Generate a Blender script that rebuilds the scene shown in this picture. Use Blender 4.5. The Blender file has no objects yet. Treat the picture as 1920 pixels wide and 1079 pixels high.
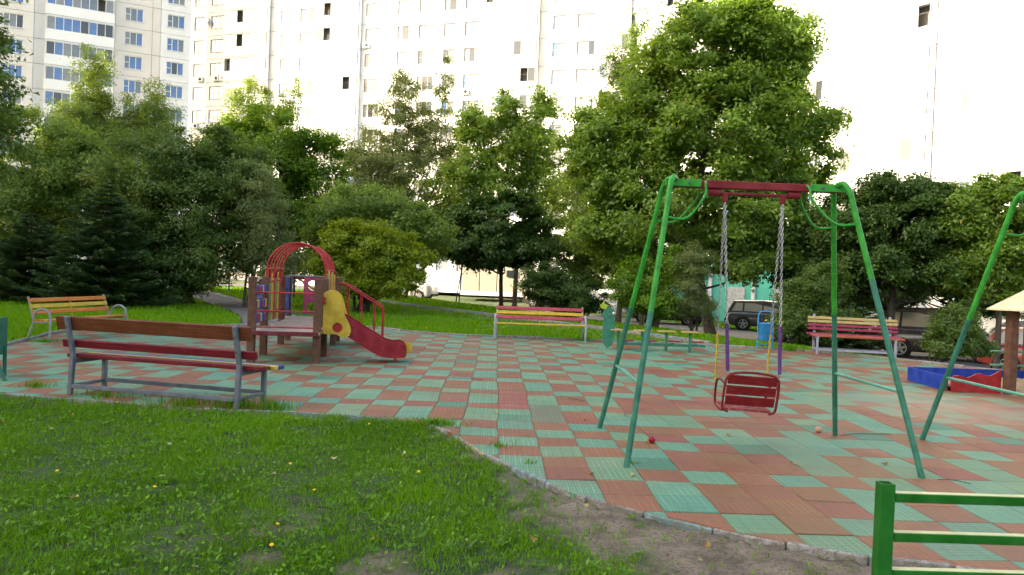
import bpy, bmesh, math, random
import numpy as np
from mathutils import Vector, Matrix
R = math.radians
random.seed(7)
rng = np.random.default_rng(11)
scene = bpy.context.scene
COL = scene.collection

# ------------------------------------------------------------------ camera
EYE = 1.6835
FPX = 1420.0                        # focal length for a 1920 px wide picture
PITCH, ROLL, YAW = -0.0171, 0.0375, 0.0217
_f = Vector((math.sin(YAW) * math.cos(PITCH), math.cos(YAW) * math.cos(PITCH), math.sin(PITCH)))
_r0 = Vector((math.cos(YAW), -math.sin(YAW), 0))
_u0 = _r0.cross(_f)
_r = _r0 * math.cos(ROLL) + _u0 * math.sin(ROLL)
_u = -_r0 * math.sin(ROLL) + _u0 * math.cos(ROLL)
cam_data = bpy.data.cameras.new('camera')
cam = bpy.data.objects.new('camera', cam_data)
COL.objects.link(cam)
cam_data.sensor_width = 36.0
cam_data.lens = FPX / 1920.0 * 36.0
cam_data.clip_end = 2000.0
cam_data.clip_start = 0.05
cam.matrix_world = Matrix(((_r.x, _u.x, -_f.x, 0), (_r.y, _u.y, -_f.y, 0), (_r.z, _u.z, -_f.z, EYE), (0, 0, 0, 1)))
scene.camera = cam

# ------------------------------------------------------------------ light
SUN_EL = R(21)
SUN_DIR = Vector((-0.9564 * math.cos(SUN_EL), -0.292 * math.cos(SUN_EL), math.sin(SUN_EL)))   # towards the sun: left and a little behind
world = bpy.data.worlds.new('World')
scene.world = world
world.use_nodes = True
wn = world.node_tree
bg = wn.nodes['Background']
sky = wn.nodes.new('ShaderNodeTexSky')
sky.sky_type = 'NISHITA'
sky.sun_disc = False
sky.sun_elevation = SUN_EL
sky.sun_rotation = math.atan2(SUN_DIR.x, SUN_DIR.y)
sky.air_density = 1.0
sky.dust_density = 4.0
sky.ozone_density = 0.6
wn.links.new(sky.outputs[0], bg.inputs[0])
bg.inputs[1].default_value = 0.15
sl = bpy.data.lights.new('sun', 'SUN')
sl.energy = 4.0
sl.angle = R(0.5)
sl.color = (1.0, 0.91, 0.78)
sun = bpy.data.objects.new('sun', sl)
COL.objects.link(sun)
sun.rotation_euler = (-SUN_DIR).to_track_quat('-Z', 'Y').to_euler()
scene.view_settings.view_transform = 'Standard'
scene.view_settings.look = 'None'
scene.view_settings.exposure = 2.38
scene.view_settings.gamma = 1.0
scene.view_settings.use_white_balance = True
scene.view_settings.white_balance_temperature = 7250
scene.view_settings.use_curve_mapping = False
scene.cycles.max_bounces = 6
scene.cycles.diffuse_bounces = 3
scene.cycles.transmission_bounces = 4
scene.cycles.transparent_max_bounces = 8
scene.cycles.caustics_reflective = False
scene.cycles.caustics_refractive = False
scene.cycles.use_denoising = True
scene.cycles.sample_clamp_indirect = 4.0

def at(px, py, Y):
    """world point seen at photo pixel (px, py) at distance Y ahead"""
    d = _r * ((px - 960) / FPX) - _u * ((py - 539.5) / FPX) + _f
    t = Y / d.y
    return Vector((d.x * t, Y, d.z * t + EYE))

def smooth(a, b, v):
    t = np.clip((v - a) / (b - a), 0, 1)
    return t * t * (3 - 2 * t)

def ground_z(x, y):
    s = 0.9 * np.asarray(x, float) + 0.43 * np.asarray(y, float)
    return -0.85 * smooth(16.3, 21.8, s)

# ------------------------------------------------------------------ materials
def new_mat(name):
    m = bpy.data.materials.new(name)
    m.use_nodes = True
    nt = m.node_tree
    return m, nt, nt.nodes['Principled BSDF'], nt.links

def N(nt, kind, **kw):
    n = nt.nodes.new(kind)
    for k, v in kw.items():
        setattr(n, k, v)
    return n

def mixc(nt, fac, a, b, blend='MIX'):
    n = nt.nodes.new('ShaderNodeMix')
    n.data_type = 'RGBA'
    n.blend_type = blend
    for sock, v in ((n.inputs[0], fac), (n.inputs[6], a), (n.inputs[7], b)):
        if isinstance(v, (int, float)):
            sock.default_value = v
        elif isinstance(v, tuple):
            sock.default_value = (*v[:3], 1)
        else:
            nt.links.new(v, sock)
    return n.outputs[2]

def noise(nt, scale, detail=4, rough=0.6, coord='Object', vec=None):
    tc = N(nt, 'ShaderNodeTexCoord')
    n = N(nt, 'ShaderNodeTexNoise')
    n.inputs['Scale'].default_value = scale
    n.inputs['Detail'].default_value = detail
    n.inputs['Roughness'].default_value = rough
    nt.links.new(vec if vec is not None else tc.outputs[coord], n.inputs['Vector'])
    return n.outputs[0]

def ramp(nt, src, lo, hi, c0=(0, 0, 0), c1=(1, 1, 1)):
    r = N(nt, 'ShaderNodeValToRGB')
    r.color_ramp.elements[0].position = lo
    r.color_ramp.elements[1].position = hi
    r.color_ramp.elements[0].color = (*c0, 1)
    r.color_ramp.elements[1].color = (*c1, 1)
    nt.links.new(src, r.inputs[0])
    return r.outputs[0]

def bump(nt, bsdf, src, strength=0.3, dist=0.01):
    b = N(nt, 'ShaderNodeBump')
    b.inputs['Strength'].default_value = strength
    b.inputs['Distance'].default_value = dist
    nt.links.new(src, b.inputs['Height'])
    nt.links.new(b.outputs[0], bsdf.inputs['Normal'])

_pm = {}
def paint(col, rough=0.5, chip=None, amount=0.62, grain=False, metal=0.0, var=0.22, scale=6):
    """weathered paint: blotchy colour, scratches / chips showing another colour"""
    key = (col, rough, chip, amount, grain, metal, var, scale)
    if key in _pm:
        return _pm[key]
    m, nt, b, L = new_mat('paint')
    col = tuple(c * (1.0 if max(col) > .5 and min(col) > .3 else .78) for c in col)
    dark = tuple(c * (1 - var) for c in col)
    light = tuple(min(1, c * (1 + var * .6) + .012) for c in col)
    c = mixc(nt, ramp(nt, noise(nt, scale, 5), .35, .68), dark, light)
    tc = N(nt, 'ShaderNodeTexCoord')
    if grain:
        mp = N(nt, 'ShaderNodeMapping')
        mp.inputs['Scale'].default_value = (1.5, 40, 40)
        L.new(tc.outputs['Object'], mp.inputs[0])
        g = noise(nt, 1.6, 6, .65, vec=mp.outputs[0])
        c = mixc(nt, ramp(nt, g, .42, .62), tuple(k * .72 for k in col), c)
        bump(nt, b, g, .35, .004)
    else:
        bump(nt, b, noise(nt, 60, 3), .08, .003)
    if chip:
        k = ramp(nt, noise(nt, 26, 8, .72), amount, amount + .05)
        c = mixc(nt, k, c, chip)
    L.new(c, b.inputs['Base Color'])
    r = N(nt, 'ShaderNodeMapRange')
    r.inputs[3].default_value = max(.05, rough - .12)
    r.inputs[4].default_value = min(1, rough + .18)
    L.new(noise(nt, 15, 4), r.inputs[0])
    L.new(r.outputs[0], b.inputs['Roughness'])
    b.inputs['Metallic'].default_value = metal
    b.inputs['Specular IOR Level'].default_value = .16
    _pm[key] = m
    return m

def leaf_mat(name, dark, light, trans=0.35, yellow=None, gloss=.022):
    m = bpy.data.materials.new(name)
    m.use_nodes = True
    nt = m.node_tree
    nt.nodes.remove(nt.nodes['Principled BSDF'])
    out = nt.nodes['Material Output']
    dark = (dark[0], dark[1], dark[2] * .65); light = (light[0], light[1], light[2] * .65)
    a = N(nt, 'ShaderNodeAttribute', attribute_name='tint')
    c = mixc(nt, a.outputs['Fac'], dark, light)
    if yellow:
        w = ramp(nt, a.outputs['Fac'], .93, .97)
        c = mixc(nt, w, c, yellow)
    d = N(nt, 'ShaderNodeBsdfDiffuse')
    t = N(nt, 'ShaderNodeBsdfTranslucent')
    g = N(nt, 'ShaderNodeBsdfGlossy')
    g.inputs['Roughness'].default_value = .42
    g.inputs['Color'].default_value = (.95, .97, .9, 1)
    nt.links.new(c, d.inputs[0])
    nt.links.new(mixc(nt, .5, c, (light[0] * 1.9, light[1] * 1.6, light[2] * .6)), t.inputs[0])
    m1 = N(nt, 'ShaderNodeMixShader')
    m1.inputs[0].default_value = trans
    nt.links.new(d.outputs[0], m1.inputs[1])
    nt.links.new(t.outputs[0], m1.inputs[2])
    m2 = N(nt, 'ShaderNodeMixShader')
    m2.inputs[0].default_value = gloss
    nt.links.new(m1.outputs[0], m2.inputs[1])
    nt.links.new(g.outputs[0], m2.inputs[2])
    nt.links.new(m2.outputs[0], out.inputs[0])
    return m

def bark(col):
    m, nt, b, L = new_mat('bark')
    mp = N(nt, 'ShaderNodeMapping')
    tc = N(nt, 'ShaderNodeTexCoord')
    mp.inputs['Scale'].default_value = (9, 9, 2)
    L.new(tc.outputs['Object'], mp.inputs[0])
    n = noise(nt, 2.2, 8, .7, vec=mp.outputs[0])
    L.new(mixc(nt, ramp(nt, n, .35, .65), tuple(c * .45 for c in col), col), b.inputs['Base Color'])
    b.inputs['Roughness'].default_value = .95
    bump(nt, b, n, .7, .03)
    return m

def glass_mat(name, col, rough=.06):
    m, nt, b, L = new_mat(name)
    L.new(mixc(nt, ramp(nt, noise(nt, .35, 3), .35, .65), col, tuple(c * .55 for c in col)), b.inputs['Base Color'])
    b.inputs['Roughness'].default_value = rough
    b.inputs['Specular IOR Level'].default_value = .8
    return m

# ------------------------------------------------------------------ mesh building
CH = None
class MB:
    """collects shapes and links them as ONE mesh object"""
    def __init__(s):
        s.v = []; s.f = []; s.m = []; s.sm = []
    def add(s, vs, fs, mi=0, sm=False):
        o = len(s.v)
        s.v.extend([tuple(v) for v in vs])
        s.f.extend([tuple(i + o for i in f) for f in fs])
        s.m.extend([mi] * len(fs)); s.sm.extend([sm] * len(fs))
        return s
    def box(s, c, size, rot=None, ch=0.006, mi=0):
        hx, hy, hz = size[0] / 2, size[1] / 2, size[2] / 2
        k = min(ch, hx * .45, hy * .45, hz * .45)
        vs = []; idx = {}
        for sx in (-1, 1):
            for sy in (-1, 1):
                for sz in (-1, 1):
                    for ax in range(3):
                        p = [sx * (hx - k), sy * (hy - k), sz * (hz - k)]
                        p[ax] = (sx * hx, sy * hy, sz * hz)[ax]
                        idx[(sx, sy, sz, ax)] = len(vs); vs.append(Vector(p))
        fs = []
        I = idx
        for ax in range(3):
            a1, a2 = [(1, 2), (2, 0), (0, 1)][ax]
            for sg in (-1, 1):
                q = []
                for s1, s2 in ((-1, -1), (1, -1), (1, 1), (-1, 1)):
                    k3 = [0, 0, 0]; k3[ax] = sg; k3[a1] = s1; k3[a2] = s2
                    q.append(I[(*k3, ax)])
                fs.append(q if sg > 0 else q[::-1])
        for ax in range(3):
            a1, a2 = [(1, 2), (2, 0), (0, 1)][ax]
            for s1 in (-1, 1):
                for s2 in (-1, 1):
                    def kk(t):
                        k3 = [0, 0, 0]; k3[ax] = t; k3[a1] = s1; k3[a2] = s2
                        return tuple(k3)
                    q = [I[(*kk(-1), a1)], I[(*kk(1), a1)], I[(*kk(1), a2)], I[(*kk(-1), a2)]]
                    fs.append(q if s1 * s2 < 0 else q[::-1])
        for sx in (-1, 1):
            for sy in (-1, 1):
                for sz in (-1, 1):
                    q = [I[(sx, sy, sz, 0)], I[(sx, sy, sz, 1)], I[(sx, sy, sz, 2)]]
                    fs.append(q if sx * sy * sz > 0 else q[::-1])
        M = rot.to_matrix() if hasattr(rot, 'to_matrix') else (rot if rot is not None else Matrix.Identity(3))
        c = Vector(c)
        return s.add([M @ v + c for v in vs], fs, mi)
    def bar(s, a, b, w, h, up=(0, 0, 1), ch=.006, mi=0):
        """rectangular bar from a to b, w across, h along 'up'"""
        a = Vector(a); b = Vector(b); x = (b - a); l = x.length; x.normalize()
        up = Vector(up)
        y = up.cross(x)
        if y.length < 1e-5:
            y = Vector((0, 1, 0))
        y.normalize(); z = x.cross(y)
        M = Matrix((x, y, z)).transposed()
        return s.box((a + b) / 2, (l, w, h), M, ch, mi)
    def tube(s, pts, r, seg=8, cap=True, mi=0, mif=None, closed=False):
        pts = [Vector(p) for p in pts]; n = len(pts)
        rs = r if isinstance(r, (list, tuple)) else [r] * n
        vs = []; prev = None
        for i, p in enumerate(pts):
            if closed:
                t = pts[(i + 1) % n] - pts[i - 1]
            else:
                t = pts[min(i + 1, n - 1)] - pts[max(i - 1, 0)]
            t.normalize()
            if prev is None:
                a = Vector((0, 0, 1)) if abs(t.z) < .9 else Vector((1, 0, 0))
                x = t.cross(a).normalized()
            else:
                x = (prev - t * prev.dot(t)).normalized()
            prev = x
            y = t.cross(x)
            for k in range(seg):
                an = 2 * math.pi * k / seg
                vs.append(p + (x * math.cos(an) + y * math.sin(an)) * rs[i])
        fs = []; o = len(s.v)
        mm = []
        for i in range(n if closed else n - 1):
            j = (i + 1) % n
            for k in range(seg):
                k2 = (k + 1) % seg
                fs.append((i * seg + k, i * seg + k2, j * seg + k2, j * seg + k))
                mm.append(mif((pts[i] + pts[j]) / 2) if mif else mi)
        s.add(vs, fs, 0, True)
        s.m[-len(fs):] = mm
        if cap and not closed:
            s.add([vs[k] for k in range(seg)][::-1], [tuple(range(seg))], mm[0])
            s.add([vs[(n - 1) * seg + k] for k in range(seg)], [tuple(range(seg))], mm[-1])
        return s
    def lathe(s, prof, c=(0, 0, 0), seg=16, mi=0, axis='Z', sm=True):
        vs = []
        for r, z in prof:
            for k in range(seg):
                an = 2 * math.pi * k / seg
                p = (r * math.cos(an), r * math.sin(an), z)
                if axis == 'X': p = (p[2], p[0], p[1])
                if axis == 'Y': p = (p[1], p[2], p[0])
                vs.append(Vector(p) + Vector(c))
        fs = []
        for i in range(len(prof) - 1):
            for k in range(seg):
                k2 = (k + 1) % seg
                fs.append((i * seg + k, i * seg + k2, (i + 1) * seg + k2, (i + 1) * seg + k))
        s.add(vs, fs, mi, sm)
        s.add([vs[k] for k in range(seg)][::-1], [tuple(range(seg))], mi)
        s.add(vs[-seg:], [tuple(range(seg))], mi)
        return s
    def plate(s, outline, th, fn, mi=0):
        """closed 2d outline extruded by th; fn maps (u, v, w) to a point"""
        n = len(outline)
        a = [fn(u, v, -th / 2) for u, v in outline]; b = [fn(u, v, th / 2) for u, v in outline]
        fs = [tuple(range(n))[::-1], tuple(range(n, 2 * n))]
        fs += [(i, (i + 1) % n, n + (i + 1) % n, n + i) for i in range(n)]
        return s.add(a + b, fs, mi)
    def build(s, name, mats, parent=None, loc=(0, 0, 0), rz=0.0):
        me = bpy.data.meshes.new(name)
        me.from_pydata(s.v, [], s.f)
        mats = mats if isinstance(mats, (list, tuple)) else [mats]
        for m in mats: me.materials.append(m)
        me.polygons.foreach_set('material_index', s.m)
        me.polygons.foreach_set('use_smooth', s.sm)
        bm = bmesh.new(); bm.from_mesh(me)
        bmesh.ops.recalc_face_normals(bm, faces=bm.faces)
        bm.to_mesh(me); bm.free()
        return link(name, me, parent, loc, rz)

def link(name, me, parent=None, loc=(0, 0, 0), rz=0.0):
    o = bpy.data.objects.new(name, me)
    COL.objects.link(o)
    o.location = loc
    o.rotation_euler = (0, 0, rz)
    if parent is not None: o.parent = parent
    return o

def shape(name, outline, holes, th, mat, parent, fn_matrix, bevel=.004):
    """flat board with round holes, rounded rim; fn_matrix places the xy plane"""
    cu = bpy.data.curves.new(name, 'CURVE')
    cu.dimensions = '2D'; cu.fill_mode = 'BOTH'; cu.extrude = th / 2; cu.bevel_depth = bevel; cu.bevel_resolution = 1; cu.offset = -bevel
    for pts in [outline] + holes:
        sp = cu.splines.new('POLY'); sp.points.add(len(pts) - 1)
        for p, q in zip(sp.points, pts): p.co = (q[0], q[1], 0, 1)
        sp.use_cyclic_u = True
    ob = bpy.data.objects.new(name, cu); COL.objects.link(ob)
    dg = bpy.context.evaluated_depsgraph_get()
    me = bpy.data.meshes.new_from_object(ob.evaluated_get(dg))
    bpy.data.objects.remove(ob)
    me.transform(fn_matrix)
    me.materials.clear(); me.materials.append(mat)
    return link(name, me, parent)

def circle(cx, cy, r, n=20, ry=None):
    return [(cx + r * math.cos(2 * math.pi * k / n), cy + (ry or r) * math.sin(2 * math.pi * k / n)) for k in range(n)]

def tag(o, label=None, cat=None, group=None, kind=None):
    if label: o['label'] = label
    if cat: o['category'] = cat
    if group: o['group'] = group
    if kind: o['kind'] = kind
    return o

def thing(name, loc, label, cat, rz=0.0, group=None):
    o = bpy.data.objects.new(name, None)
    o.empty_display_size = .1
    COL.objects.link(o)
    o.location = loc
    o.rotation_euler = (0, 0, rz)
    return tag(o, label, cat, group)

def spline(pts, n=8):
    """Catmull-Rom through points"""
    P = [Vector(p) for p in pts]; P = [P[0] * 2 - P[1]] + P + [P[-1] * 2 - P[-2]]
    out = []
    for i in range(1, len(P) - 2):
        for k in range(n):
            t = k / n
            a, b, c, d = P[i - 1], P[i], P[i + 1], P[i + 2]
            out.append(.5 * ((2 * b) + (c - a) * t + (2 * a - 5 * b + 4 * c - d) * t * t + (3 * b - a - 3 * c + d) * t ** 3))
    out.append(P[-2])
    return out

def mesh_np(name, verts, faces, mats, tint=None, smooth_=False):
    """numpy mesh; faces is (n,k) array of one polygon size"""
    me = bpy.data.meshes.new(name)
    nv, (nf, k) = len(verts), faces.shape
    me.vertices.add(nv); me.vertices.foreach_set('co', np.ascontiguousarray(verts, np.float32).ravel())
    me.loops.add(nf * k); me.loops.foreach_set('vertex_index', faces.astype(np.int32).ravel())
    me.polygons.add(nf)
    me.polygons.foreach_set('loop_start', np.arange(0, nf * k, k, dtype=np.int32))
    me.update(calc_edges=True)
    if tint is not None:
        a = me.attributes.new('tint', 'FLOAT', 'FACE'); a.data.foreach_set('value', np.ascontiguousarray(tint, np.float32))
    if smooth_: me.polygons.foreach_set('use_smooth', [True] * nf)
    for m in (mats if isinstance(mats, list) else [mats]): me.materials.append(m)
    me.validate()
    return me

# ================================================================== GROUND
NEAR = [(-8.0, 10.4), (-7.2, 9.8), (-5.59, 9.31), (-4.58, 9.09), (-2.97, 8.83), (-2.0, 8.76), (-1.1, 8.62), (-.55, 8.2), (-.25, 7.6), (-.09, 7.18),
        (.2, 6.62), (.61, 5.95), (.97, 5.58), (1.38, 5.29), (1.74, 5.03), (2.12, 4.81), (2.44, 4.68), (2.85, 4.57), (3.22, 4.44), (5, 4.05), (8, 3.5), (13.2, 3.2)]
RIGHT = [(13.6, 9.0), (13.4, 14.6)]
FAR = [(12.2, 15.4), (10.9, 16.2), (10.12, 17.2), (9.61, 17.65), (8.7, 18.6), (7.8, 19.25), (6.8, 19.6), (5.6, 19.9), (4.64, 20.0), (2.46, 20.15), (0, 20.2), (-1.07, 20.35), (-2.45, 21.0),
       (-3.9, 22.0), (-6.5, 21.3), (-9.0, 19.2), (-9.75, 17.5), (-9.4, 15.5), (-9.0, 13.9), (-8.5, 12.2)]
OUT = np.array(NEAR + RIGHT + FAR)
PATH_R = [(5.6, 19.95), (4.9, 21.5), (3.9, 23.6), (2.2, 26.4), (.6, 28.9), (-2.4, 33.4), (-5.6, 39.0), (-9.6, 46.5), (-14, 55)]
PATH_L = [(-6.2, 21.3), (-7.6, 25.2), (-9.0, 28.2), (-11.2, 32.2), (-14.0, 37.5), (-17.5, 44), (-23, 54)]

def inside(poly, x, y):
    x = np.asarray(x, float); y = np.asarray(y, float)
    r = np.zeros(x.shape, bool); n = len(poly)
    for i in range(n):
        x1, y1 = poly[i]; x2, y2 = poly[(i + 1) % n]
        c = ((y1 > y) != (y2 > y)) & (x < (x2 - x1) * (y - y1) / (y2 - y1 + 1e-12) + x1)
        r ^= c
    return r

def dist_line(pts, x, y, closed=False):
    x = np.asarray(x, float); y = np.asarray(y, float)
    best = np.full(x.shape, 1e9)
    n = len(pts)
    for i in range(n if closed else n - 1):
        ax, ay = pts[i]; bx, by = pts[(i + 1) % n]
        dx, dy = bx - ax, by - ay
        t = np.clip(((x - ax) * dx + (y - ay) * dy) / (dx * dx + dy * dy + 1e-12), 0, 1)
        best = np.minimum(best, np.hypot(x - ax - t * dx, y - ay - t * dy))
    return best

_ns = [(rng.uniform(-1, 1, 2), rng.uniform(0, 6.28)) for _ in range(24)]
def vnoise(x, y, scale):
    """cheap smooth noise 0..1"""
    v = np.zeros(np.shape(x))
    for k, (d, ph) in enumerate(_ns):
        d = d / np.hypot(*d)
        fq = scale * (0.6 + 0.17 * k)
        v = v + np.sin((np.asarray(x) * d[0] + np.asarray(y) * d[1]) * fq + ph) / (1 + .1 * k)
    return np.clip(.5 + v * .11, 0, 1)

ROAD_A = 23.6
def road_s(x, y):
    return .9 * np.asarray(x) + .43 * np.asarray(y)

def bare_amount(x, y):
    x = np.asarray(x, float); y = np.asarray(y, float)
    d = dist_line(NEAR, x, y)
    out = ~inside(OUT, x, y)
    front = smooth(-.15, .75, x + (vnoise(x, y + 7, 6) - .5) * .5) * (1 - smooth(.45, 1.9, d + (vnoise(x, y, 4) - .5) * 1.3)) * (y < 8)
    rnd = smooth(.50, .68, vnoise(x + 9, y, 3.4)) * smooth(-3.2, -.6, x) * (1 - smooth(4.2, 6.4, y)) * .62
    edge = (1 - smooth(.05, .22, d + (vnoise(x, y, 7) - .5) * .3)) * .6
    far = smooth(.55, .72, vnoise(x, y + 30, .9)) * (y > 24) * .7
    return np.clip(np.maximum.reduce([front, rnd, edge, far]), 0, 1) * out

gx = np.unique(np.concatenate([np.linspace(-420, -14, 24), np.linspace(-14, -6, 22), np.arange(-6, 4.5, .1), np.linspace(4.5, 30, 40), np.linspace(30, 420, 24)]))
gy = np.unique(np.concatenate([np.linspace(-420, 1, 20), np.arange(1, 10, .1), np.linspace(10, 60, 70), np.linspace(60, 640, 24)]))
GX, GY = np.meshgrid(gx, gy)
GZ = ground_z(GX, GY) - .035
GZ = GZ + np.where(inside(OUT, GX, GY), -.04, (vnoise(GX, GY, 5) - .5) * .05 * (np.abs(GX) < 30))
gv = np.stack([GX, GY, GZ], -1).reshape(-1, 3)
nx, ny = len(gx), len(gy)
ii, jj = np.meshgrid(np.arange(nx - 1), np.arange(ny - 1))
q = (jj * nx + ii).ravel()
gf = np.stack([q, q + 1, q + 1 + nx, q + nx], 1)

m_ground, nt, b, L = new_mat('earth_and_turf')
at_b = N(nt, 'ShaderNodeAttribute', attribute_name='bare')
soil = mixc(nt, ramp(nt, noise(nt, 3.5, 8, .7), .35, .66), (.085, .062, .042), (.26, .20, .14))
soil = mixc(nt, ramp(nt, noise(nt, 42, 5, .7), .52, .64), soil, (.04, .029, .018))
soil = mixc(nt, ramp(nt, noise(nt, 150, 3, .7), .62, .7), soil, (.26, .22, .17))
turf = mixc(nt, ramp(nt, noise(nt, 1.3, 6), .35, .65), (.016, .040, .003), (.034, .078, .006))
turf = mixc(nt, ramp(nt, noise(nt, 55, 4), .5, .7), turf, (.026, .030, .008))
fac = N(nt, 'ShaderNodeMath', operation='ADD')
L.new(at_b.outputs['Fac'], fac.inputs[0])
mm = N(nt, 'ShaderNodeMath', operation='MULTIPLY_ADD')
L.new(noise(nt, 9, 6), mm.inputs[0]); mm.inputs[1].default_value = 1.3; mm.inputs[2].default_value = -.65
L.new(mm.outputs[0], fac.inputs[1])
L.new(mixc(nt, ramp(nt, fac.outputs[0], .2, .85), turf, soil), b.inputs['Base Color'])
b.inputs['Roughness'].default_value = .95
bump(nt, b, noise(nt, 30, 8, .75), .8, .03)
me = mesh_np('ground', gv, gf, m_ground, smooth_=True)
a = me.attributes.new('bare', 'FLOAT', 'POINT')
a.data.foreach_set('value', bare_amount(GX, GY).astype(np.float32).ravel())
tag(link('ground', me), 'green lawn and bare trodden soil around the playground', kind='structure')

def ribbon(name, pts, w0, w1, z, mat, step=.7):
    P = spline([(x, y, 0) for x, y in pts], 10)
    v = []; f = []
    for i, p in enumerate(P):
        t = (P[min(i + 1, len(P) - 1)] - P[max(i - 1, 0)]).normalized()
        n = Vector((-t.y, t.x, 0))
        for k in range(5):
            q = p + n * (w0 + (w1 - w0) * k / 4)
            v.append((q.x, q.y, float(ground_z(q.x, q.y)) + z))
    for i in range(len(P) - 1):
        for k in range(4):
            f.append((i * 5 + k, i * 5 + k + 1, i * 5 + k + 6, i * 5 + k + 5))
    return MB().add(v, f, 0, True).build(name, mat), P

m_asph, nt, b, L = new_mat('old_asphalt')
c = mixc(nt, ramp(nt, noise(nt, 1.1, 6), .35, .65), (.075, .07, .066), (.135, .125, .115))
L.new(mixc(nt, ramp(nt, noise(nt, 90, 3), .45, .65), c, (.05, .048, .046)), b.inputs['Base Color'])
b.inputs['Roughness'].default_value = .9
bump(nt, b, noise(nt, 120, 3), .4, .006)
o, PR = ribbon('path', PATH_R, -.1, 1.35, .0, m_asph)
tag(o, kind='structure')
o, PL = ribbon('path', PATH_L, -.75, .75, .0, m_asph)
tag(o, kind='structure')
# the service road with the parked cars, lower than the playground
RD = [(34, -14), (24, 8), (17.2, 23.5), (11.5, 36), (5, 49), (-3.5, 56), (-20, 62), (-45, 70)]
o, _ = ribbon('road', RD, 3.2, -3.6, .0, m_asph)
tag(o, kind='structure')

# ------------------------------------------------------------------ rubber tiles
m_tile, nt, b, L = new_mat('rubber_tile')
ca = N(nt, 'ShaderNodeAttribute', attribute_name='tilecol')
geo = N(nt, 'ShaderNodeNewGeometry')
sep = N(nt, 'ShaderNodeSeparateXYZ')
L.new(geo.outputs['Position'], sep.inputs[0])
def groove(out, period, width, off):
    a1 = N(nt, 'ShaderNodeMath', operation='ADD'); L.new(out, a1.inputs[0]); a1.inputs[1].default_value = off
    a2 = N(nt, 'ShaderNodeMath', operation='PINGPONG'); L.new(a1.outputs[0], a2.inputs[0]); a2.inputs[1].default_value = period / 2
    a3 = N(nt, 'ShaderNodeMapRange'); L.new(a2.outputs[0], a3.inputs[0])
    a3.inputs[1].default_value = 0; a3.inputs[2].default_value = width; a3.inputs[3].default_value = 1; a3.inputs[4].default_value = 0
    return a3.outputs[0]
TX0, TY0, TW = .0904, 8.2497, .4
gx1 = groove(sep.outputs[0], .1, .006, -TX0 + .0)
gy1 = groove(sep.outputs[1], .1, .006, -TY0)
gx2 = groove(sep.outputs[0], .025, .007, 0)
gy2 = groove(sep.outputs[1], .05, .006, 0)
mx = N(nt, 'ShaderNodeMath', operation='MAXIMUM'); L.new(gx1, mx.inputs[0]); L.new(gy1, mx.inputs[1])
fine = N(nt, 'ShaderNodeMath', operation='MAXIMUM'); L.new(gx2, fine.inputs[0]); L.new(gy2, fine.inputs[1])
big = noise(nt, .45, 5, .6, vec=geo.outputs['Position'])
c = mixc(nt, ramp(nt, noise(nt, 5, 6, .7, vec=geo.outputs['Position']), .3, .7), ca.outputs['Color'], (.5, .5, .5), 'SOFT_LIGHT')
c = mixc(nt, ramp(nt, big, .46, .70, (0, 0, 0), (.45, .45, .45)), c, (.19, .125, .065))           # brownish dirt
c = mixc(nt, ramp(nt, noise(nt, 1.6, 7, .7, vec=geo.outputs['Position']), .56, .8, (0, 0, 0), (.35, .35, .35)), c, (.36, .29, .2))
sd = N(nt, 'ShaderNodeVectorMath', operation='DISTANCE'); L.new(geo.outputs['Position'], sd.inputs[0]); sd.inputs[1].default_value = (6.9, 10.8, 0)
dn = N(nt, 'ShaderNodeMath', operation='MULTIPLY_ADD'); L.new(noise(nt, 1.1, 5, vec=geo.outputs['Position']), dn.inputs[0]); dn.inputs[1].default_value = 2.4; L.new(sd.outputs['Value'], dn.inputs[2])
c = mixc(nt, ramp(nt, dn.outputs[0], .0, 1.0), c, c)
sr = N(nt, 'ShaderNodeMapRange'); L.new(dn.outputs[0], sr.inputs[0]); sr.inputs[1].default_value = 1.5; sr.inputs[2].default_value = 3.3; sr.inputs[3].default_value = .75; sr.inputs[4].default_value = 0
c = mixc(nt, sr.outputs[0], c, (.40, .26, .17))                                                     # sand trodden out of the sandbox
gm = N(nt, 'ShaderNodeMath', operation='MULTIPLY'); L.new(mx.outputs[0], gm.inputs[0]); gm.inputs[1].default_value = .5
c = mixc(nt, gm.outputs[0], c, (.05, .05, .04))
fm = N(nt, 'ShaderNodeMath', operation='MULTIPLY'); L.new(fine.outputs[0], fm.inputs[0]); fm.inputs[1].default_value = .5
c = mixc(nt, fm.outputs[0], c, (.05, .06, .05))
rib = groove(sep.outputs[0], .05, .012, .013)
rm_ = N(nt, 'ShaderNodeMath', operation='MULTIPLY'); L.new(rib, rm_.inputs[0]); L.new(ramp(nt, noise(nt, 2.2, 5, vec=geo.outputs['Position']), .4, .65, (0, 0, 0), (.6, .6, .6)), rm_.inputs[1])
crest = mixc(nt, 1.0, ca.outputs['Color'], (1.75, 1.6, 1.75), 'MULTIPLY')
c = mixc(nt, rm_.outputs[0], c, crest)          # worn pale rib crests
c = mixc(nt, ramp(nt, noise(nt, 9, 8, .75, vec=geo.outputs['Position']), .60, .74, (0, 0, 0), (.55, .55, .55)), c, (.09, .075, .05))      # ground-in dirt
c = mixc(nt, ramp(nt, noise(nt, 38, 2, vec=geo.outputs['Position']), .70, .74, (0, 0, 0), (.8, .8, .8)), c, (.035, .028, .02))
L.new(c, b.inputs['Base Color'])
b.inputs['Roughness'].default_value = .62
b.inputs['Specular IOR Level'].default_value = .25
hsum = N(nt, 'ShaderNodeMath', operation='MAXIMUM'); L.new(mx.outputs[0], hsum.inputs[0]); L.new(fine.outputs[0], hsum.inputs[1])
inv = N(nt, 'ShaderNodeMath', operation='SUBTRACT'); inv.inputs[0].default_value = 1; L.new(hsum.outputs[0], inv.inputs[1])
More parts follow.
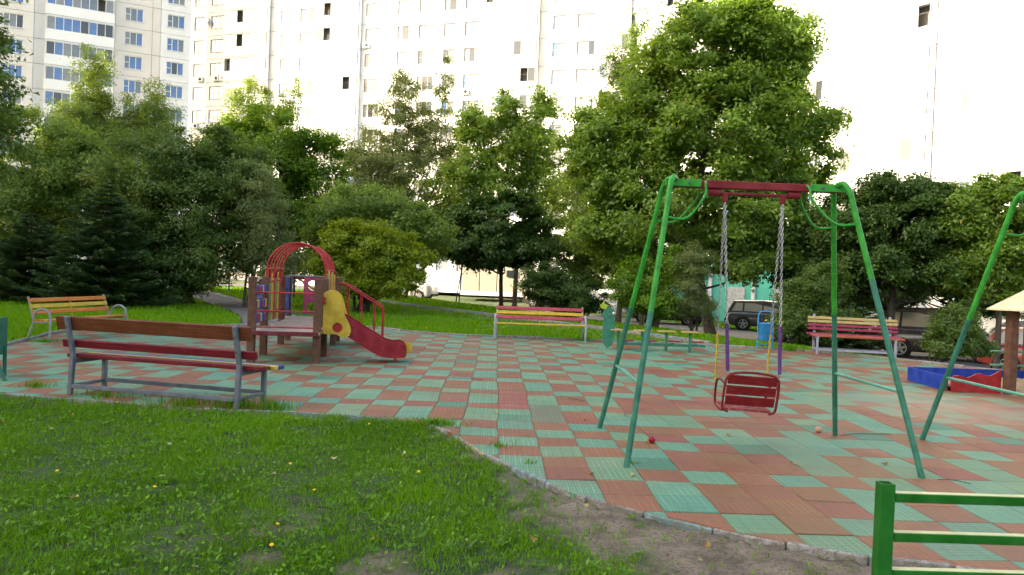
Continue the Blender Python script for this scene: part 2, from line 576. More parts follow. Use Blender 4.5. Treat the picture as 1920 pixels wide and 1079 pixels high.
bump(nt, b, inv.outputs[0], .5, .004)

TEAL = [(.092, .250, .155), (.110, .262, .162), (.105, .238, .132), (.080, .238, .158), (.135, .250, .138), (.048, .185, .115)]
ORNG = [(.225, .076, .038), (.24, .090, .044), (.21, .090, .036), (.225, .066, .040), (.195, .078, .040), (.215, .054, .036)]
GREY = [(.13, .145, .088)]
def groups(col):
    if col >= 3:
        near = [-1, 0, 1, 2, 4, 5, 7, 8, 9, 11, 12, 14]
    else:
        near = [-1, 0, 1, 2, 3, 5, 7, 8, 9, 11, 12, 14]
    far = []
    r = -1
    while r > -42:
        far += [r - 2, r - 3]; r -= 3
    return sorted(set(far + near))
def tile_kind(col, row):
    g = groups(col)
    k = 0
    for i, e in enumerate(g):
        if e <= row: k = i
    if col in (0,) and -7 <= row < -3: return 2           # a repaired red patch
    if col == 1 and -4 <= row < -1: return 3              # greyed replacement tiles
    if col == 0 and -3 <= row < 0: return 0
    par = (k + col) % 2
    h = (col * 73856093 ^ (k * 19349663)) % 97
    if (col >= 4 and h < 20) or (col < -4 and h < 5): par ^= 1
    return par
def clip_half(poly, a, n):
    out = []
    for i in range(len(poly)):
        p, q2 = poly[i], poly[(i + 1) % len(poly)]
        dp = (p[0] - a[0]) * n[0] + (p[1] - a[1]) * n[1]; dq = (q2[0] - a[0]) * n[0] + (q2[1] - a[1]) * n[1]
        if dp >= 0: out.append(p)
        if (dp >= 0) != (dq >= 0):
            t = dp / (dp - dq); out.append((p[0] + (q2[0] - p[0]) * t, p[1] + (q2[1] - p[1]) * t))
    return out
def tile_mesh(poly, z0, z1, k):
    """prism with a chamfered top rim around 0,0"""
    n = len(poly)
    cx = sum(p[0] for p in poly) / n; cy = sum(p[1] for p in poly) / n
    def sh(d):
        o = []
        for x, y in poly:
            l = math.hypot(x - cx, y - cy) + 1e-9
            s_ = max(0, 1 - d * 1.4 / l)
            o.append((cx + (x - cx) * s_, cy + (y - cy) * s_))
        return o
    a_, b_ = sh(.0015), sh(.0015 + k)
    v = [(x, y, z0) for x, y in a_] + [(x, y, z1 - k) for x, y in a_] + [(x, y, z1) for x, y in b_]
    f = [tuple(range(2 * n, 3 * n))]
    for r_ in (0, 1):
        for i in range(n):
            j = (i + 1) % n
            f.append((r_ * n + i, r_ * n + j, (r_ + 1) * n + j, (r_ + 1) * n + i))
    return v, f
def add_tilecol(me, cols):
    a = me.attributes.new('tilecol', 'FLOAT_COLOR', 'FACE')
    a.data.foreach_set('color', np.array([(*c, 1) for c in cols], np.float32).ravel())
surf = thing('playground_surface', (0, 0, 0), None, None)
tag(surf, 'checkered floor of teal and brick-orange rubber tiles', kind='structure')
def warp(x, y):
    wx = .022 * (vnoise(x, y, 1.7) - .5) * 2; wy = .03 * (vnoise(x + 40, y - 17, 1.5) - .5) * 2
    return float(x + wx), float(y + wy), float(.012 * (vnoise(x - 9, y + 21, 2.1) - .5) * 2)
PAL = {0: TEAL, 1: ORNG, 2: [(.25, .058, .042), (.265, .068, .046)], 3: GREY}
tiles = []
for col in range(-27, 36):
    for row in range(-40, 14):
        x = TX0 + (col + .5) * TW; y = TY0 - (row + .5) * TW
        tiles.append((col, row, x, y))
tx = np.array([t[2] for t in tiles]); ty = np.array([t[3] for t in tiles])
tin = inside(OUT, tx, ty); td = dist_line(list(map(tuple, OUT)), tx, ty, True)
keep = [(t, i_, d_) for t, i_, d_ in zip(tiles, tin, td) if i_ or d_ < .28]
seg_pts = OUT
def nearest_seg(x, y):
    best = 1e9; r_ = None
    for i in range(len(OUT)):
        ax, ay = OUT[i]; bx, by = OUT[(i + 1) % len(OUT)]
        dx, dy = bx - ax, by - ay
        t = min(1, max(0, ((x - ax) * dx + (y - ay) * dy) / (dx * dx + dy * dy)))
        d = math.hypot(x - ax - t * dx, y - ay - t * dy)
        if d < best:
            best = d; l = math.hypot(dx, dy); r_ = ((ax, ay), (-dy / l, dx / l))
    return r_
# outline runs counter-clockwise seen from above: its left side is the inside
full = [k for k in keep if k[1] and k[2] > .29]
part_ = [k for k in keep if not (k[1] and k[2] > .29)]
def in_view(x, y):
    c = Vector((x, y, -EYE)); dpt = c.dot(_f)
    if dpt < .5: return False
    u = 960 + FPX * c.dot(_r) / dpt; v = 539.5 - FPX * c.dot(_u) / dpt
    return -60 < u < 1980 and v < 1140
full.sort(key=lambda k: (not in_view(k[0][2], k[0][3]), math.hypot(k[0][2], k[0][3])))
trnd = random.Random(5)
def tile_col(kd):
    n = {0: 6, 1: 6, 2: 2, 3: 1}[kd]
    w = {0: [5, 5, 4, 4, 3, 1.4], 1: [5, 5, 4, 2, 3, 1]}.get(kd, [1] * n)
    return trnd.choices(range(n), w)[0]
sv, sf, sc_ = [], [], []
H4 = ((-.5, -.5), (.5, -.5), (.5, .5), (-.5, .5))
for n_, (t, _i, _d) in enumerate(full):
    col, row, x, y = t
    kd = tile_kind(col, row); c_ = PAL[kd][tile_col(kd)]
    cs = [warp(x + a_ * TW, y + b_ * TW) for a_, b_ in H4]
    dz = trnd.uniform(-.003, .002)
    v, f = tile_mesh([(q_[0] - x, q_[1] - y) for q_ in cs], -.06, 0, .004)
    v = [(p_[0], p_[1], p_[2] + cs[i % 4][2] + dz) for i, p_ in enumerate(v)]
    if n_ < 300:
        me = bpy.data.meshes.new('rubber_tile'); me.from_pydata(v, [], f); me.materials.append(m_tile)
        add_tilecol(me, [c_] * len(f)); me.update()
        link('rubber_tile', me, surf, (x, y, 0))
    else:
        o0 = len(sv); sv += [(p_[0] + x, p_[1] + y, p_[2]) for p_ in v]
        sf += [tuple(i + o0 for i in q_) for q_ in f]; sc_ += [c_] * len(f)
for t, _i, _d in part_:
    col, row, x, y = t
    a_, n_v = nearest_seg(x, y)
    poly = clip_half([warp(x + u_ * TW, y + w_ * TW)[:2] for u_, w_ in H4], a_, n_v)
    if len(poly) < 3: continue
    kd = tile_kind(col, row)
    v, f = tile_mesh(poly, -.05, 0, .003)
    o0 = len(sv); sv += v; sf += [tuple(i + o0 for i in q_) for q_ in f]
    sc_ += [PAL[kd][tile_col(kd)]] * len(f)
me = bpy.data.meshes.new('far_rubber_tiles'); me.from_pydata(sv, [], sf); me.materials.append(m_tile); add_tilecol(me, sc_); me.update()
tag(link('far_rubber_tiles', me, surf), kind='stuff')

# ------------------------------------------------------------------ kerbs
m_kerb = [paint(tuple(k * .72 for k in c), .9, (.16, .14, .12), .5, var=.35, scale=14) for c in ((.42, .42, .40), (.30, .42, .47), (.55, .52, .28), (.36, .35, .32), (.48, .47, .45), (.26, .42, .42))]
def kerb(pts, seed, closed=False, wd=.075, top=.03, ln=.98, keys=None):
    kr = thing('kerb', (0, 0, 0), None, None); tag(kr, kind='structure')
    P = spline([(x, y, 0) for x, y in pts], 12)
    rd = random.Random(seed)
    acc = 0; start = P[0]; last = P[0]
    for p in P[1:]:
        acc += (p - last).length; last = p
        if acc >= ln:
            a_, b_ = start.copy(), p.copy()
            d = (b_ - a_).normalized() * .004
            z = float(ground_z((a_.x + b_.x) / 2, (a_.y + b_.y) / 2)) + top - .07 + rd.uniform(-.008, .008)
            a_.z = b_.z = z; b_.z += rd.uniform(-.008, .008)
            MB().bar(a_ + d, b_ - d, wd, .14, ch=.012).build('kerb_stone', m_kerb[rd.choice(keys or [0, 0, 1, 2, 3, 4, 4, 5])], kr)
            acc = 0; start = p
    return kr
tag(kerb(NEAR, 3, top=-.002, wd=.036, ln=.48), 'faded painted concrete kerb along the front lawn')
tag(kerb(FAR, 4, top=.05), 'pale kerb along the back of the rubber floor')
def offset(P, w):
    out = []
    for i in range(0, len(P), 5):
        p = P[i]; t = (P[min(i + 1, len(P) - 1)] - P[max(i - 1, 0)]).normalized()
        out.append((p.x - t.y * w, p.y + t.x * w))
    return out
tag(kerb(offset(PR, -.16), 6, top=.10, wd=.1, keys=[0, 1, 1, 4, 5]), 'light blue kerb along the path behind the pink bench')
tag(kerb(offset(PL, -.82), 8, top=.10, wd=.1, keys=[1, 0, 5, 3]), 'blue grey kerb along the path beyond the play tower')

# ------------------------------------------------------------------ grass
def blades(px, py, h, w, seed, lean=.5, base=-.035, simple=False):
    r_ = np.random.default_rng(seed); n = len(px)
    a = r_.uniform(0, 2 * np.pi, n); b_ = r_.uniform(0, 2 * np.pi, n)
    h = h * r_.uniform(.45, 1.25, n); w = w * r_.uniform(.6, 1.4, n)
    dx, dy = np.cos(a) * w / 2, np.sin(a) * w / 2
    ln = lean * r_.uniform(.1, 1.0, n) * h
    lx, ly = np.cos(b_) * ln, np.sin(b_) * ln
    z0 = ground_z(px, py) + base
    v = np.zeros((n, 5, 3))
    v[:, 0] = np.stack([px - dx, py - dy, z0], 1); v[:, 1] = np.stack([px + dx, py + dy, z0], 1)
    v[:, 2] = np.stack([px - dx * .8 + lx * .35, py - dy * .8 + ly * .35, z0 + h * .58], 1)
    v[:, 3] = np.stack([px + dx * .8 + lx * .35, py + dy * .8 + ly * .35, z0 + h * .58], 1)
    v[:, 4] = np.stack([px + lx, py + ly, z0 + h * (1 - .25 * lean)], 1)
    if simple:
        v = v[:, [0, 1, 4]]
        return v.reshape(-1, 3), np.arange(n * 3).reshape(-1, 3), np.clip(r_.normal(.5, .22, n), 0, 1)
    i0 = (np.arange(n) * 5)[:, None]
    f = np.stack([i0 + np.array([[0, 1, 3]]), i0 + np.array([[0, 3, 2]]), i0 + np.array([[2, 3, 4]])], 1).reshape(-1, 3)
    t = np.repeat(np.clip(r_.normal(.5, .22, n), 0, 1), 3)
    return v.reshape(-1, 3), f, t
def road_mask(x, y):
    return dist_line(RD, x, y) < 3.5
m_grass = leaf_mat('grass_blade', (.026, .095, .001), (.135, .315, .005), .36, (.24, .22, .05), .015)
n0 = 330000
yy = 2.4 + 7.6 * rng.random(n0) ** 1.15
xx = rng.uniform(-.78, .72, n0) * (yy + 1.0)
k = ~inside(OUT, xx, yy) & (dist_line(NEAR, xx, yy) > .03)
br = bare_amount(xx, yy)
k &= rng.random(n0) > np.clip((br + (vnoise(xx * 1.0, yy - 5, 14) - .5) * .9 * (br > .02)) * 1.3, 0, .975)
k &= rng.random(n0) < (.35 + .65 * smooth(.25, .6, vnoise(xx, yy + 3, 6)))
xx, yy = xx[k], yy[k]
hh = .032 + .048 * vnoise(xx + 4, yy, 1.8) + .03 * smooth(6.5, 9, yy)
v, f, t = blades(xx, yy, hh, .0032 + .0005 * yy, 21, .95)
t = np.clip(t * .75 + np.repeat(vnoise(xx, yy, 1.6), 3) * .6 - .15, 0, .9)
tag(link('lawn_grass', mesh_np('lawn_grass', v, f, m_grass, t)), 'short thick lawn grass in front of the brown bench', 'grass', kind='stuff')
# tufts through joints beside the kerb and the bench feet
n0 = 420000
yy = 9.5 + 46 * rng.random(n0) ** 1.9
xx = rng.uniform(-.80, .76, n0) * (yy + 1.5)
k = ~inside(OUT, xx, yy) & (dist_line(list(map(tuple, OUT)), xx, yy, True) > .06)
k &= (dist_line([(p.x, p.y) for p in PL[::6]], xx, yy) > .85) & ~road_mask(xx, yy)
dR = dist_line([(p.x - .62 * 0, p.y) for p in PR[::6]], xx, yy)
k &= dR > .25
k &= rng.random(n0) > bare_amount(xx, yy) * .8
xx, yy = xx[k], yy[k]
v, f, t = blades(xx, yy, (.10 + .09 * vnoise(xx, yy, .8)) * (1 - .45 * smooth(15, 17, road_s(xx, yy))), .013 + .0014 * yy, 22, .6, simple=True)
tag(link('back_lawn_grass', mesh_np('back_lawn_grass', v, f, m_grass, np.clip(t * .7 + .3, 0, .92))), 'taller green grass around and behind the playground', 'grass', kind='stuff')
tv = []
# (x, y, radius, count, height) weed tufts on the rubber edge
for (x, y, r_, n_, h_) in ((-3.0, 8.95, .35, 500, .2), (-3.6, 8.98, .5, 420, .16), (-2.55, 8.9, .3, 500, .16), (-5.9, 9.9, .3, 260, .12), (-4.7, 9.35, .4, 250, .13), (.35, 6.75, .1, 50, .08), (.1, 7.35, .15, 90, .1),
                          (1.3, 6.85, .14, 160, .05), (-8.9, 15.2, .4, 300, .12), (-.6, 8.35, .35, 900, .1), (7.6, 19.2, .4, 260, .22), (2.4, 20.1, .5, 300, .2)):
    n_ = int(n_ * .5); a_ = rng.uniform(0, 6.28, n_); d_ = r_ * np.abs(rng.normal(0, .6, n_))
    tv.append((x + np.cos(a_) * d_, y + np.sin(a_) * d_ * .6, np.full(n_, h_)))
xx = np.concatenate([t_[0] for t_ in tv]); yy = np.concatenate([t_[1] for t_ in tv]); hh = np.concatenate([t_[2] for t_ in tv])
v, f, t = blades(xx, yy, hh, .006 + .0004 * yy, 23, .7, -.02)
tag(link('weed_tufts', mesh_np('weed_tufts', v, f, m_grass, np.clip(t * .8, 0, .95))), 'weed tufts growing from the kerb joints', 'weeds', kind='stuff')

# broad weed leaves (plantain, clover, dandelion) in the near lawn
def leaf_cards(px, py, pz, ln, wd, seed, flat=.35):
    r_ = np.random.default_rng(seed); n = len(px)
    a = r_.uniform(0, 2 * np.pi, n); e = r_.uniform(.0, flat * 2, n)
    d = np.stack([np.cos(a) * np.cos(e), np.sin(a) * np.cos(e), np.sin(e)], 1)
    s_ = np.stack([-np.sin(a), np.cos(a), r_.uniform(-.4, .4, n)], 1)
    p = np.stack([px, py, pz], 1)
    ln = (ln * r_.uniform(.6, 1.3, n))[:, None]; wd = (wd * r_.uniform(.6, 1.3, n))[:, None]
    up = np.array([[0, 0, 1.]])
    v = np.stack([p, p + d * ln * .45 + s_ * wd * .5, p + d * ln - up * ln * .12, p + d * ln * .45 - s_ * wd * .5], 1)
    f = (np.arange(n) * 4)[:, None] + np.array([[0, 1, 2, 3]])
    return v.reshape(-1, 3), f, np.clip(r_.normal(.5, .25, n), 0, 1)
n0 = 30000
yy = 2.4 + 6.6 * rng.random(n0); xx = rng.uniform(-.78, .70, n0) * (yy + 1)
k = ~inside(OUT, xx, yy) & (rng.random(n0) > bare_amount(xx, yy) * 1.05) & (vnoise(xx, yy, 3.3) > .42) & (dist_line(NEAR, xx, yy) > .08)
xx, yy = xx[k], yy[k]
v, f, t = leaf_cards(xx, yy, -.03 + rng.uniform(.0, .06, len(xx)), .040, .020, 31, .5)
m_weed = leaf_mat('weed_leaf', (.03, .10, .004), (.14, .30, .016), .3, None, .02)
tag(link('weed_leaves', mesh_np('weed_leaves', v, f, m_weed, t)), 'broad weed leaves scattered through the front lawn', 'weeds', kind='stuff')
# rosettes of dandelion and plantain, clover patches, dry straw and crumbs in the turf
rx_, ry_, rz_, rl_, rw_ = [], [], [], [], []
nr = 0
while nr < 650:
    y = 3.4 + 5.2 * rng.random(); x = rng.uniform(-.74, .40) * (y + .6)
    if inside(OUT, [x], [y])[0] or dist_line(NEAR, [x], [y])[0] < .12 or rng.random() < bare_amount([x], [y])[0] * .8: continue
    nr += 1
    m_ = int(rng.integers(5, 10)); s_ = rng.uniform(.35, .72)
    rx_.append(x + rng.normal(0, .008, m_)); ry_.append(y + rng.normal(0, .008, m_)); rz_.append(np.full(m_, rng.uniform(-.02, .015)))
    rl_.append(np.full(m_, .105 * s_)); rw_.append(np.full(m_, .034 * s_))
v, f, t = leaf_cards(np.concatenate(rx_), np.concatenate(ry_), np.concatenate(rz_), np.concatenate(rl_), np.concatenate(rw_), 37, .42)
m_ros = leaf_mat('rosette_leaf', (.028, .095, .005), (.115, .26, .016), .3, None, .025)
tag(link('weed_rosettes', mesh_np('weed_rosettes', v, f, m_ros, t)), 'leafy dandelion and plantain rosettes in the front lawn', 'weeds', kind='stuff')
n0 = 9000
yy = 3.2 + 5.4 * rng.random(n0); xx = rng.uniform(-.74, .55) * 0 + rng.uniform(-.74, .55, n0) * (yy + .6)
k = ~inside(OUT, xx, yy) & (rng.random(n0) < .30 + .7 * bare_amount(xx, yy)); xx, yy = xx[k], yy[k]
v, f, t = leaf_cards(xx, yy, -.028 + rng.uniform(0, .035, len(xx)), rng.choice([.012, .02, .045], len(xx)), rng.choice([.008, .012, .004], len(xx)), 39, .2)
m_lit = leaf_mat('dry_litter', (.05, .035, .018), (.30, .25, .15), .1)
tag(link('dry_litter', mesh_np('dry_litter', v, f, m_lit, t)), 'dry straw and leaf crumbs scattered in the turf and soil', 'litter', kind='stuff')

# ================================================================== BUILDINGS
def concrete(col, scale=.5):
    m, nt, b, L = new_mat('concrete_panel')
    c = mixc(nt, ramp(nt, noise(nt, scale, 6), .3, .7), tuple(k * .9 for k in col), col)
    mp = N(nt, 'ShaderNodeMapping'); tc = N(nt, 'ShaderNodeTexCoord'); mp.inputs['Scale'].default_value = (3, 3, .4); L.new(tc.outputs['Object'], mp.inputs[0])
    c = mixc(nt, ramp(nt, noise(nt, 1.4, 5, vec=mp.outputs[0]), .55, .8, (0, 0, 0), (.35, .35, .35)), c, tuple(k * .7 for k in col))
    L.new(c, b.inputs['Base Color']); b.inputs['Roughness'].default_value = .9
    bump(nt, b, noise(nt, 35, 4), .25, .01)
    return m
M_WHITE = concrete((.76, .76, .75)); M_BEIGE = concrete((.68, .64, .585)); M_GREY = concrete((.55, .55, .55)); M_JOINT = concrete((.20, .19, .18))
M_FRAME = paint((.78, .78, .76), .5, var=.06)
M_FRAMEB = paint((.38, .38, .38), .5, var=.15)
G_BLUE = glass_mat('sky_reflection_glass', (.07, .17, .40), .05); G_DARK = glass_mat('dark_glass', (.035, .04, .045), .08)  # the blue glass has reflected sky painted into its base colour
G_PALE = glass_mat('curtained_glass', (.21, .22, .22), .10); G_MID = glass_mat('blind_glass', (.14, .17, .21), .08)
M_ROOF = concrete((.3, .3, .31))
FH = 2.8
def panel_mesh(w, h, hole, mat):
    """wall panel, front at y=0, 0.2 thick, window hole (x0, x1, z0, z1) or None, joint gap of 2 cm all round"""
    g = .018; mb = MB()
    X0, X1, Z0, Z1 = g, w - g, g, h - g
    if hole is None:
        mb.box((w / 2, .1, h / 2), (w - 2 * g, .2, h - 2 * g), ch=.015)
    else:
        x0, x1, z0, z1 = hole
        o = [(X0, Z0), (X1, Z0), (X1, Z1), (X0, Z1)]; i = [(x0, z0), (x1, z0), (x1, z1), (x0, z1)]
        v = [(x, 0, z) for x, z in o] + [(x, 0, z) for x, z in i] + [(x, .2, z) for x, z in o] + [(x, .2, z) for x, z in i]
        f = []
        for k in range(4):
            j = (k + 1) % 4
            f += [(k, j, 4 + j, 4 + k), (4 + k, 4 + j, 12 + j, 12 + k), (8 + k, 8 + j, j, k), (8 + k, 12 + k, 12 + j, 8 + j)]
        mb.add(v, f)
        mb.box(((x0 + x1) / 2, -.03, z0 - .03), (x1 - x0 + .1, .1, .035), ch=.004)
    me_o = mb.build('panel', mat); me = me_o.data; bpy.data.objects.remove(me_o)
    return me
def frame_mesh(w, h, cuts, mat, t=.07, d=.06, tr=None):
    mb = MB()
    mb.box((w / 2, 0, t / 2), (w, d, t), ch=.004); mb.box((w / 2, 0, h - t / 2), (w, d, t), ch=.004)
    mb.box((t / 2, .001, h / 2), (t, d, h - 2 * t), ch=.004); mb.box((w - t / 2, .001, h / 2), (t, d, h - 2 * t), ch=.004)
    for c in cuts:
        mb.box((c * w, .001, h / 2), (t, d * .9, h - 2 * t), ch=.004)
    if tr:
        for (c0, c1, zz) in tr: mb.box(((c0 + c1) / 2 * w, .002, zz * h), ((c1 - c0) * w - t, d * .85, t * .8), ch=.004)
    o = mb.build('window', mat); me = o.data; bpy.data.objects.remove(o)
    return me
_plane = {}
def pane_mesh(w, h, mat):
    k = (round(w, 3), round(h, 3), mat.name)
    if k not in _plane:
        o = MB().box((w / 2, 0, h / 2), (w, .012, h), ch=.002).build('pane', mat); _plane[k] = o.data; bpy.data.objects.remove(o)
    return _plane[k]
brnd = random.Random(21)
def building(name, A, B, floors, bays, label, glass, z0=-.5, depth=12.0, base_h=1.4, shade_height=0.0, lglass=None, fmat=None):
    fmat = fmat or M_FRAME
    ax, ay = A; bx, by = B
    L_ = math.hypot(bx - ax, by - ay); rz = math.atan2(by - ay, bx - ax)
    root = thing(name, (ax, ay, z0), label, 'building', rz)
    top = base_h + floors * FH + shade_height
    MB().box((L_ / 2, .24 + depth / 2, (top + 1.2) / 2), (L_, depth, top + 1.2), ch=.05).build('wall', M_JOINT, root)
    MB().box((L_ / 2, .24 + depth / 2, top + 1.3), (L_ + .5, depth + .8, .25), ch=.05).build('roof', M_ROOF, root)
    MB().box((L_ / 2, .1, base_h / 2), (L_, .26, base_h), ch=.02).build('plinth', M_GREY, root)
    cache = {}
    x = 0; bi = 0
    while x < L_ - .5:
        typ, w, colk = bays[bi % len(bays)]; bi += 1
        w = min(w, L_ - x)
        mat = {'w': M_WHITE, 'b': M_BEIGE, 'g': M_GREY}[colk]
        for fl in range(floors):
            z = base_h + fl * FH
            key = (typ, round(w, 3), colk)
            if typ in ('1', '3') and w > 2.2:
                ww = 1.9 if typ == '3' else 1.45; hh_ = 1.5
                xo = (w - ww) / 2; hole = (xo, xo + ww, .85, .85 + hh_)
                if key not in cache:
                    cuts, tr = ((.30, .65), [(0, .30, .5)]) if typ == '3' else ((.40,), [(0, .40, .5)])
                    cache[key] = (panel_mesh(w, FH, hole, mat), frame_mesh(ww, hh_, cuts, fmat, tr=tr))
                pm, fm = cache[key]
                link('panel', pm, root, (x, 0, z))
                wo = link('window', fm, root, (x + xo, .12, z + .85))
                cs = ((0, .30), (.30, .65), (.65, 1)) if typ == '3' else ((0, .40), (.40, 1))
                for c0, c1 in cs:
                    gm_ = brnd.choices(*glass)[0]
                    link('pane', pane_mesh((c1 - c0) * ww - .06, hh_ - .1, gm_), wo, (c0 * ww + .03, .012, .05))
            elif typ == 'l':
                if key not in cache:
                    pb = MB(); pb.box((w / 2, -.55, .55), (w - .04, .12, 1.1), ch=.015); pb.box((w / 2, -.26, .06), (w - .06, .5, .11), ch=.01)
                    for xs in (.07, w - .07): pb.box((xs, -.25, 1.35), (.1, .48, 2.65), ch=.01)
                    pb.box((w / 2, -.27, FH - .1), (w - .04, .56, .14), ch=.01)
                    o = pb.build('balcony', M_WHITE); bm_ = o.data; bpy.data.objects.remove(o)
                    n = max(4, int(w / .8)); gw = w - .3
                    o2 = frame_mesh(gw, FH - 1.32, [i / n for i in range(1, n)], fmat, t=.055, d=.05)
                    cache[key] = (bm_, o2, n, gw)
                bm_, fm, n, gw = cache[key]
                bo = link('balcony', bm_, root, (x, 0, z))
                gl = link('glazing', fm, bo, (.15, -.55, 1.12))
                open_k = brnd.randrange(n * 2)
                for i in range(n):
                    if i == open_k: continue
                    gm_ = brnd.choices(*(lglass or glass))[0]
                    link('pane', pane_mesh(gw / n - .03, FH - 1.40, gm_), bo, (.15 + i * gw / n + .015, -.55, 1.16))
            else:
                if key not in cache: cache[key] = panel_mesh(w, FH, None, mat)
                link('panel', cache[key], root, (x, 0, z))
        x += w
    return root, rz
SEC_A = [('3', 3.3, 'w'), ('0', .9, 'b'), ('3', 3.9, 'b'), ('l', 6.9, 'w'), ('0', 1.1, 'g'), ('3', 3.9, 'b'), ('1', 3.3, 'w'), ('0', .5, 'b')]
SEC_B = [('1', 2.5, 'w'), ('3', 2.8, 'g'), ('l', 6.0, 'w'), ('0', .8, 'b'), ('1', 2.6, 'w'), ('3', 3.0, 'w'), ('l', 5.6, 'w'), ('3', 2.8, 'w'), ('0', 1.0, 'b'), ('1', 2.6, 'w'), ('3', 3.0, 'w')]
SEC_D = [('3', 3.0, 'w'), ('1', 2.6, 'w'), ('l', 5.4, 'w'), ('3', 3.0, 'w'), ('0', .8, 'b'), ('l', 4.6, 'w'), ('1', 2.6, 'w')]
gA = ([G_BLUE, G_MID, G_PALE, G_DARK], [6, 2.2, 1.3, .8])
gB = ([G_PALE, G_MID, G_DARK, G_BLUE], [7, 1.4, .9, .6])
CORNER = (-38.0, 93.0)
dA = Vector((-.905, -.425)); dB = Vector((.945, -.327)); endB = Vector(CORNER) + dB * 53.5
PA = Vector(CORNER) + dA * 47.6
rootA, rzA = building('apartment_building', (PA.x, PA.y), CORNER, 13, SEC_A[::-1], 'tall apartment block at left with beige and white panels and blue sky reflection painted into its windows', gA, shade_height=28.0, lglass=([G_MID, G_PALE, G_DARK, G_BLUE], [3, 3, 1.4, 1]))  # unseen bare height added above the floors to shade the middle block
rootB, rzB = building('apartment_building', CORNER, (endB.x, endB.y), 13, SEC_B, 'sunlit white panel apartment block across the middle behind the trees', gB, fmat=M_FRAMEB)
dD = Vector((.47, -.88)).normalized(); endD = endB + dD * 46
rootD, rzD = building('apartment_building', (endB.x - dD.x * 1.5, endB.y - dD.y * 1.5), (endD.x, endD.y), 11, SEC_D, 'sunlit white panel apartment wing at right behind the big maple', gB, z0=-.9, fmat=M_FRAMEB)
# air conditioners and a dish on the walls
m_ac = paint((.72, .72, .70), .5, var=.1)
m_black = paint((.02, .02, .022), .5)
def ac(root, x, fl):
    o = MB().box((0, -.16, 0), (.8, .3, .55), ch=.02).build('air_conditioner', m_ac, root, (x, -.02, 1.4 + fl * FH + .42))
    MB().lathe([(.2, 0), (.2, .01)], (.12, -.325, 0), 16, axis='Y').build('fan_grille', m_black, o)
for x, fl in ((6.4, 10), (10.2, 8)): ac(rootA, x, fl)
for x, fl in ((1.7, 8), (4.0, 8), (5.0, 8), (1.2, 6), (24, 9), (36, 7)): ac(rootB, x, fl)
dsh = MB().lathe([(.02, .0), (.25, .04), (.42, .14), (.43, .15), (.25, .06), (.02, .02)], seg=18).build('satellite_dish', m_ac, rootB, (2.4, -.3, 1.4 + 10 * FH + 1.7))
dsh.rotation_euler = (R(70), 0, R(20))
# unseen block added left of the yard, placed and sized to shade the playground
rootO, _ = building('apartment_building', (-58, -72), (-66, 33), 14, [('0', 6.0, 'w'), ('0', 6.0, 'b')], 'unseen long pale block added left of the yard to shade the playground', gA)

# low utility annex at the foot of the middle block
ut = thing('utility_building', (-2.9, 69, -.35), 'low cream and grey panelled annex behind the thin tree trunks', 'building')
mb = MB().box((2.9, 4.2, 1.6), (6.4, 7.9, 3.2), ch=.03); mb.build('wall', concrete((.30, .30, .29)), ut)
for i in range(4):
    MB().box((.62 + i * 1.6, .18, 1.75), (1.52, .12, 2.7), ch=.02).build('panel', concrete((.37, .34, .27)), ut)
MB().box((3.0, .14, .2), (6.5, .2, .4), ch=.02).build('plinth', M_GREY, ut)
MB().box((2.9, 4.2, 3.28), (6.8, 8.3, .14), ch=.02).build('roof', M_ROOF, ut)
for i in range(3):
    o = MB().box((-.36, 1.4 + i * 2.4, 1.6), (.1, 2.3, 2.7), ch=.02).build('panel', concrete((.36, .38, .42)), ut)
ut2 = MB().box((4.3, .06, 2.1), (.9, .1, .6), ch=.01).build('window', G_DARK, ut)

# turquoise shop front at the foot of the right wing
M_TURQ = concrete((.10, .52, .40), 1.2)
sh = thing('shop_building', (11.5, 51.0, -.9), 'turquoise shop front with white pillars behind the parked cars', 'shop', math.atan2(-.55, .83))
MB().box((4.4, 4.0, 2.0), (8.8, 7.4, 4.0), ch=.03).build('wall', M_TURQ, sh)
MB().box((4.4, 4.0, 4.1), (9.4, 8.2, .22), ch=.03).build('roof', M_WHITE, sh)
for i in range(4):
    MB().box((.2 + i * 2.8, .18, 2.0), (.22, .22, 4.0), ch=.02).build('pillar', M_WHITE, sh)
for i in range(3):
    if i in (1,):
        MB().box((1.83 + i * 2.86, .26, 1.15), (1.1, .1, 2.3), ch=.01).build('door', paint((.5, .52, .5), .5), sh)
    else:
        MB().box((1.83 + i * 2.86, .26, 2.0), (1.0, .08, .8), ch=.01).build('notice_board', paint((.55, .57, .55), .6), sh)

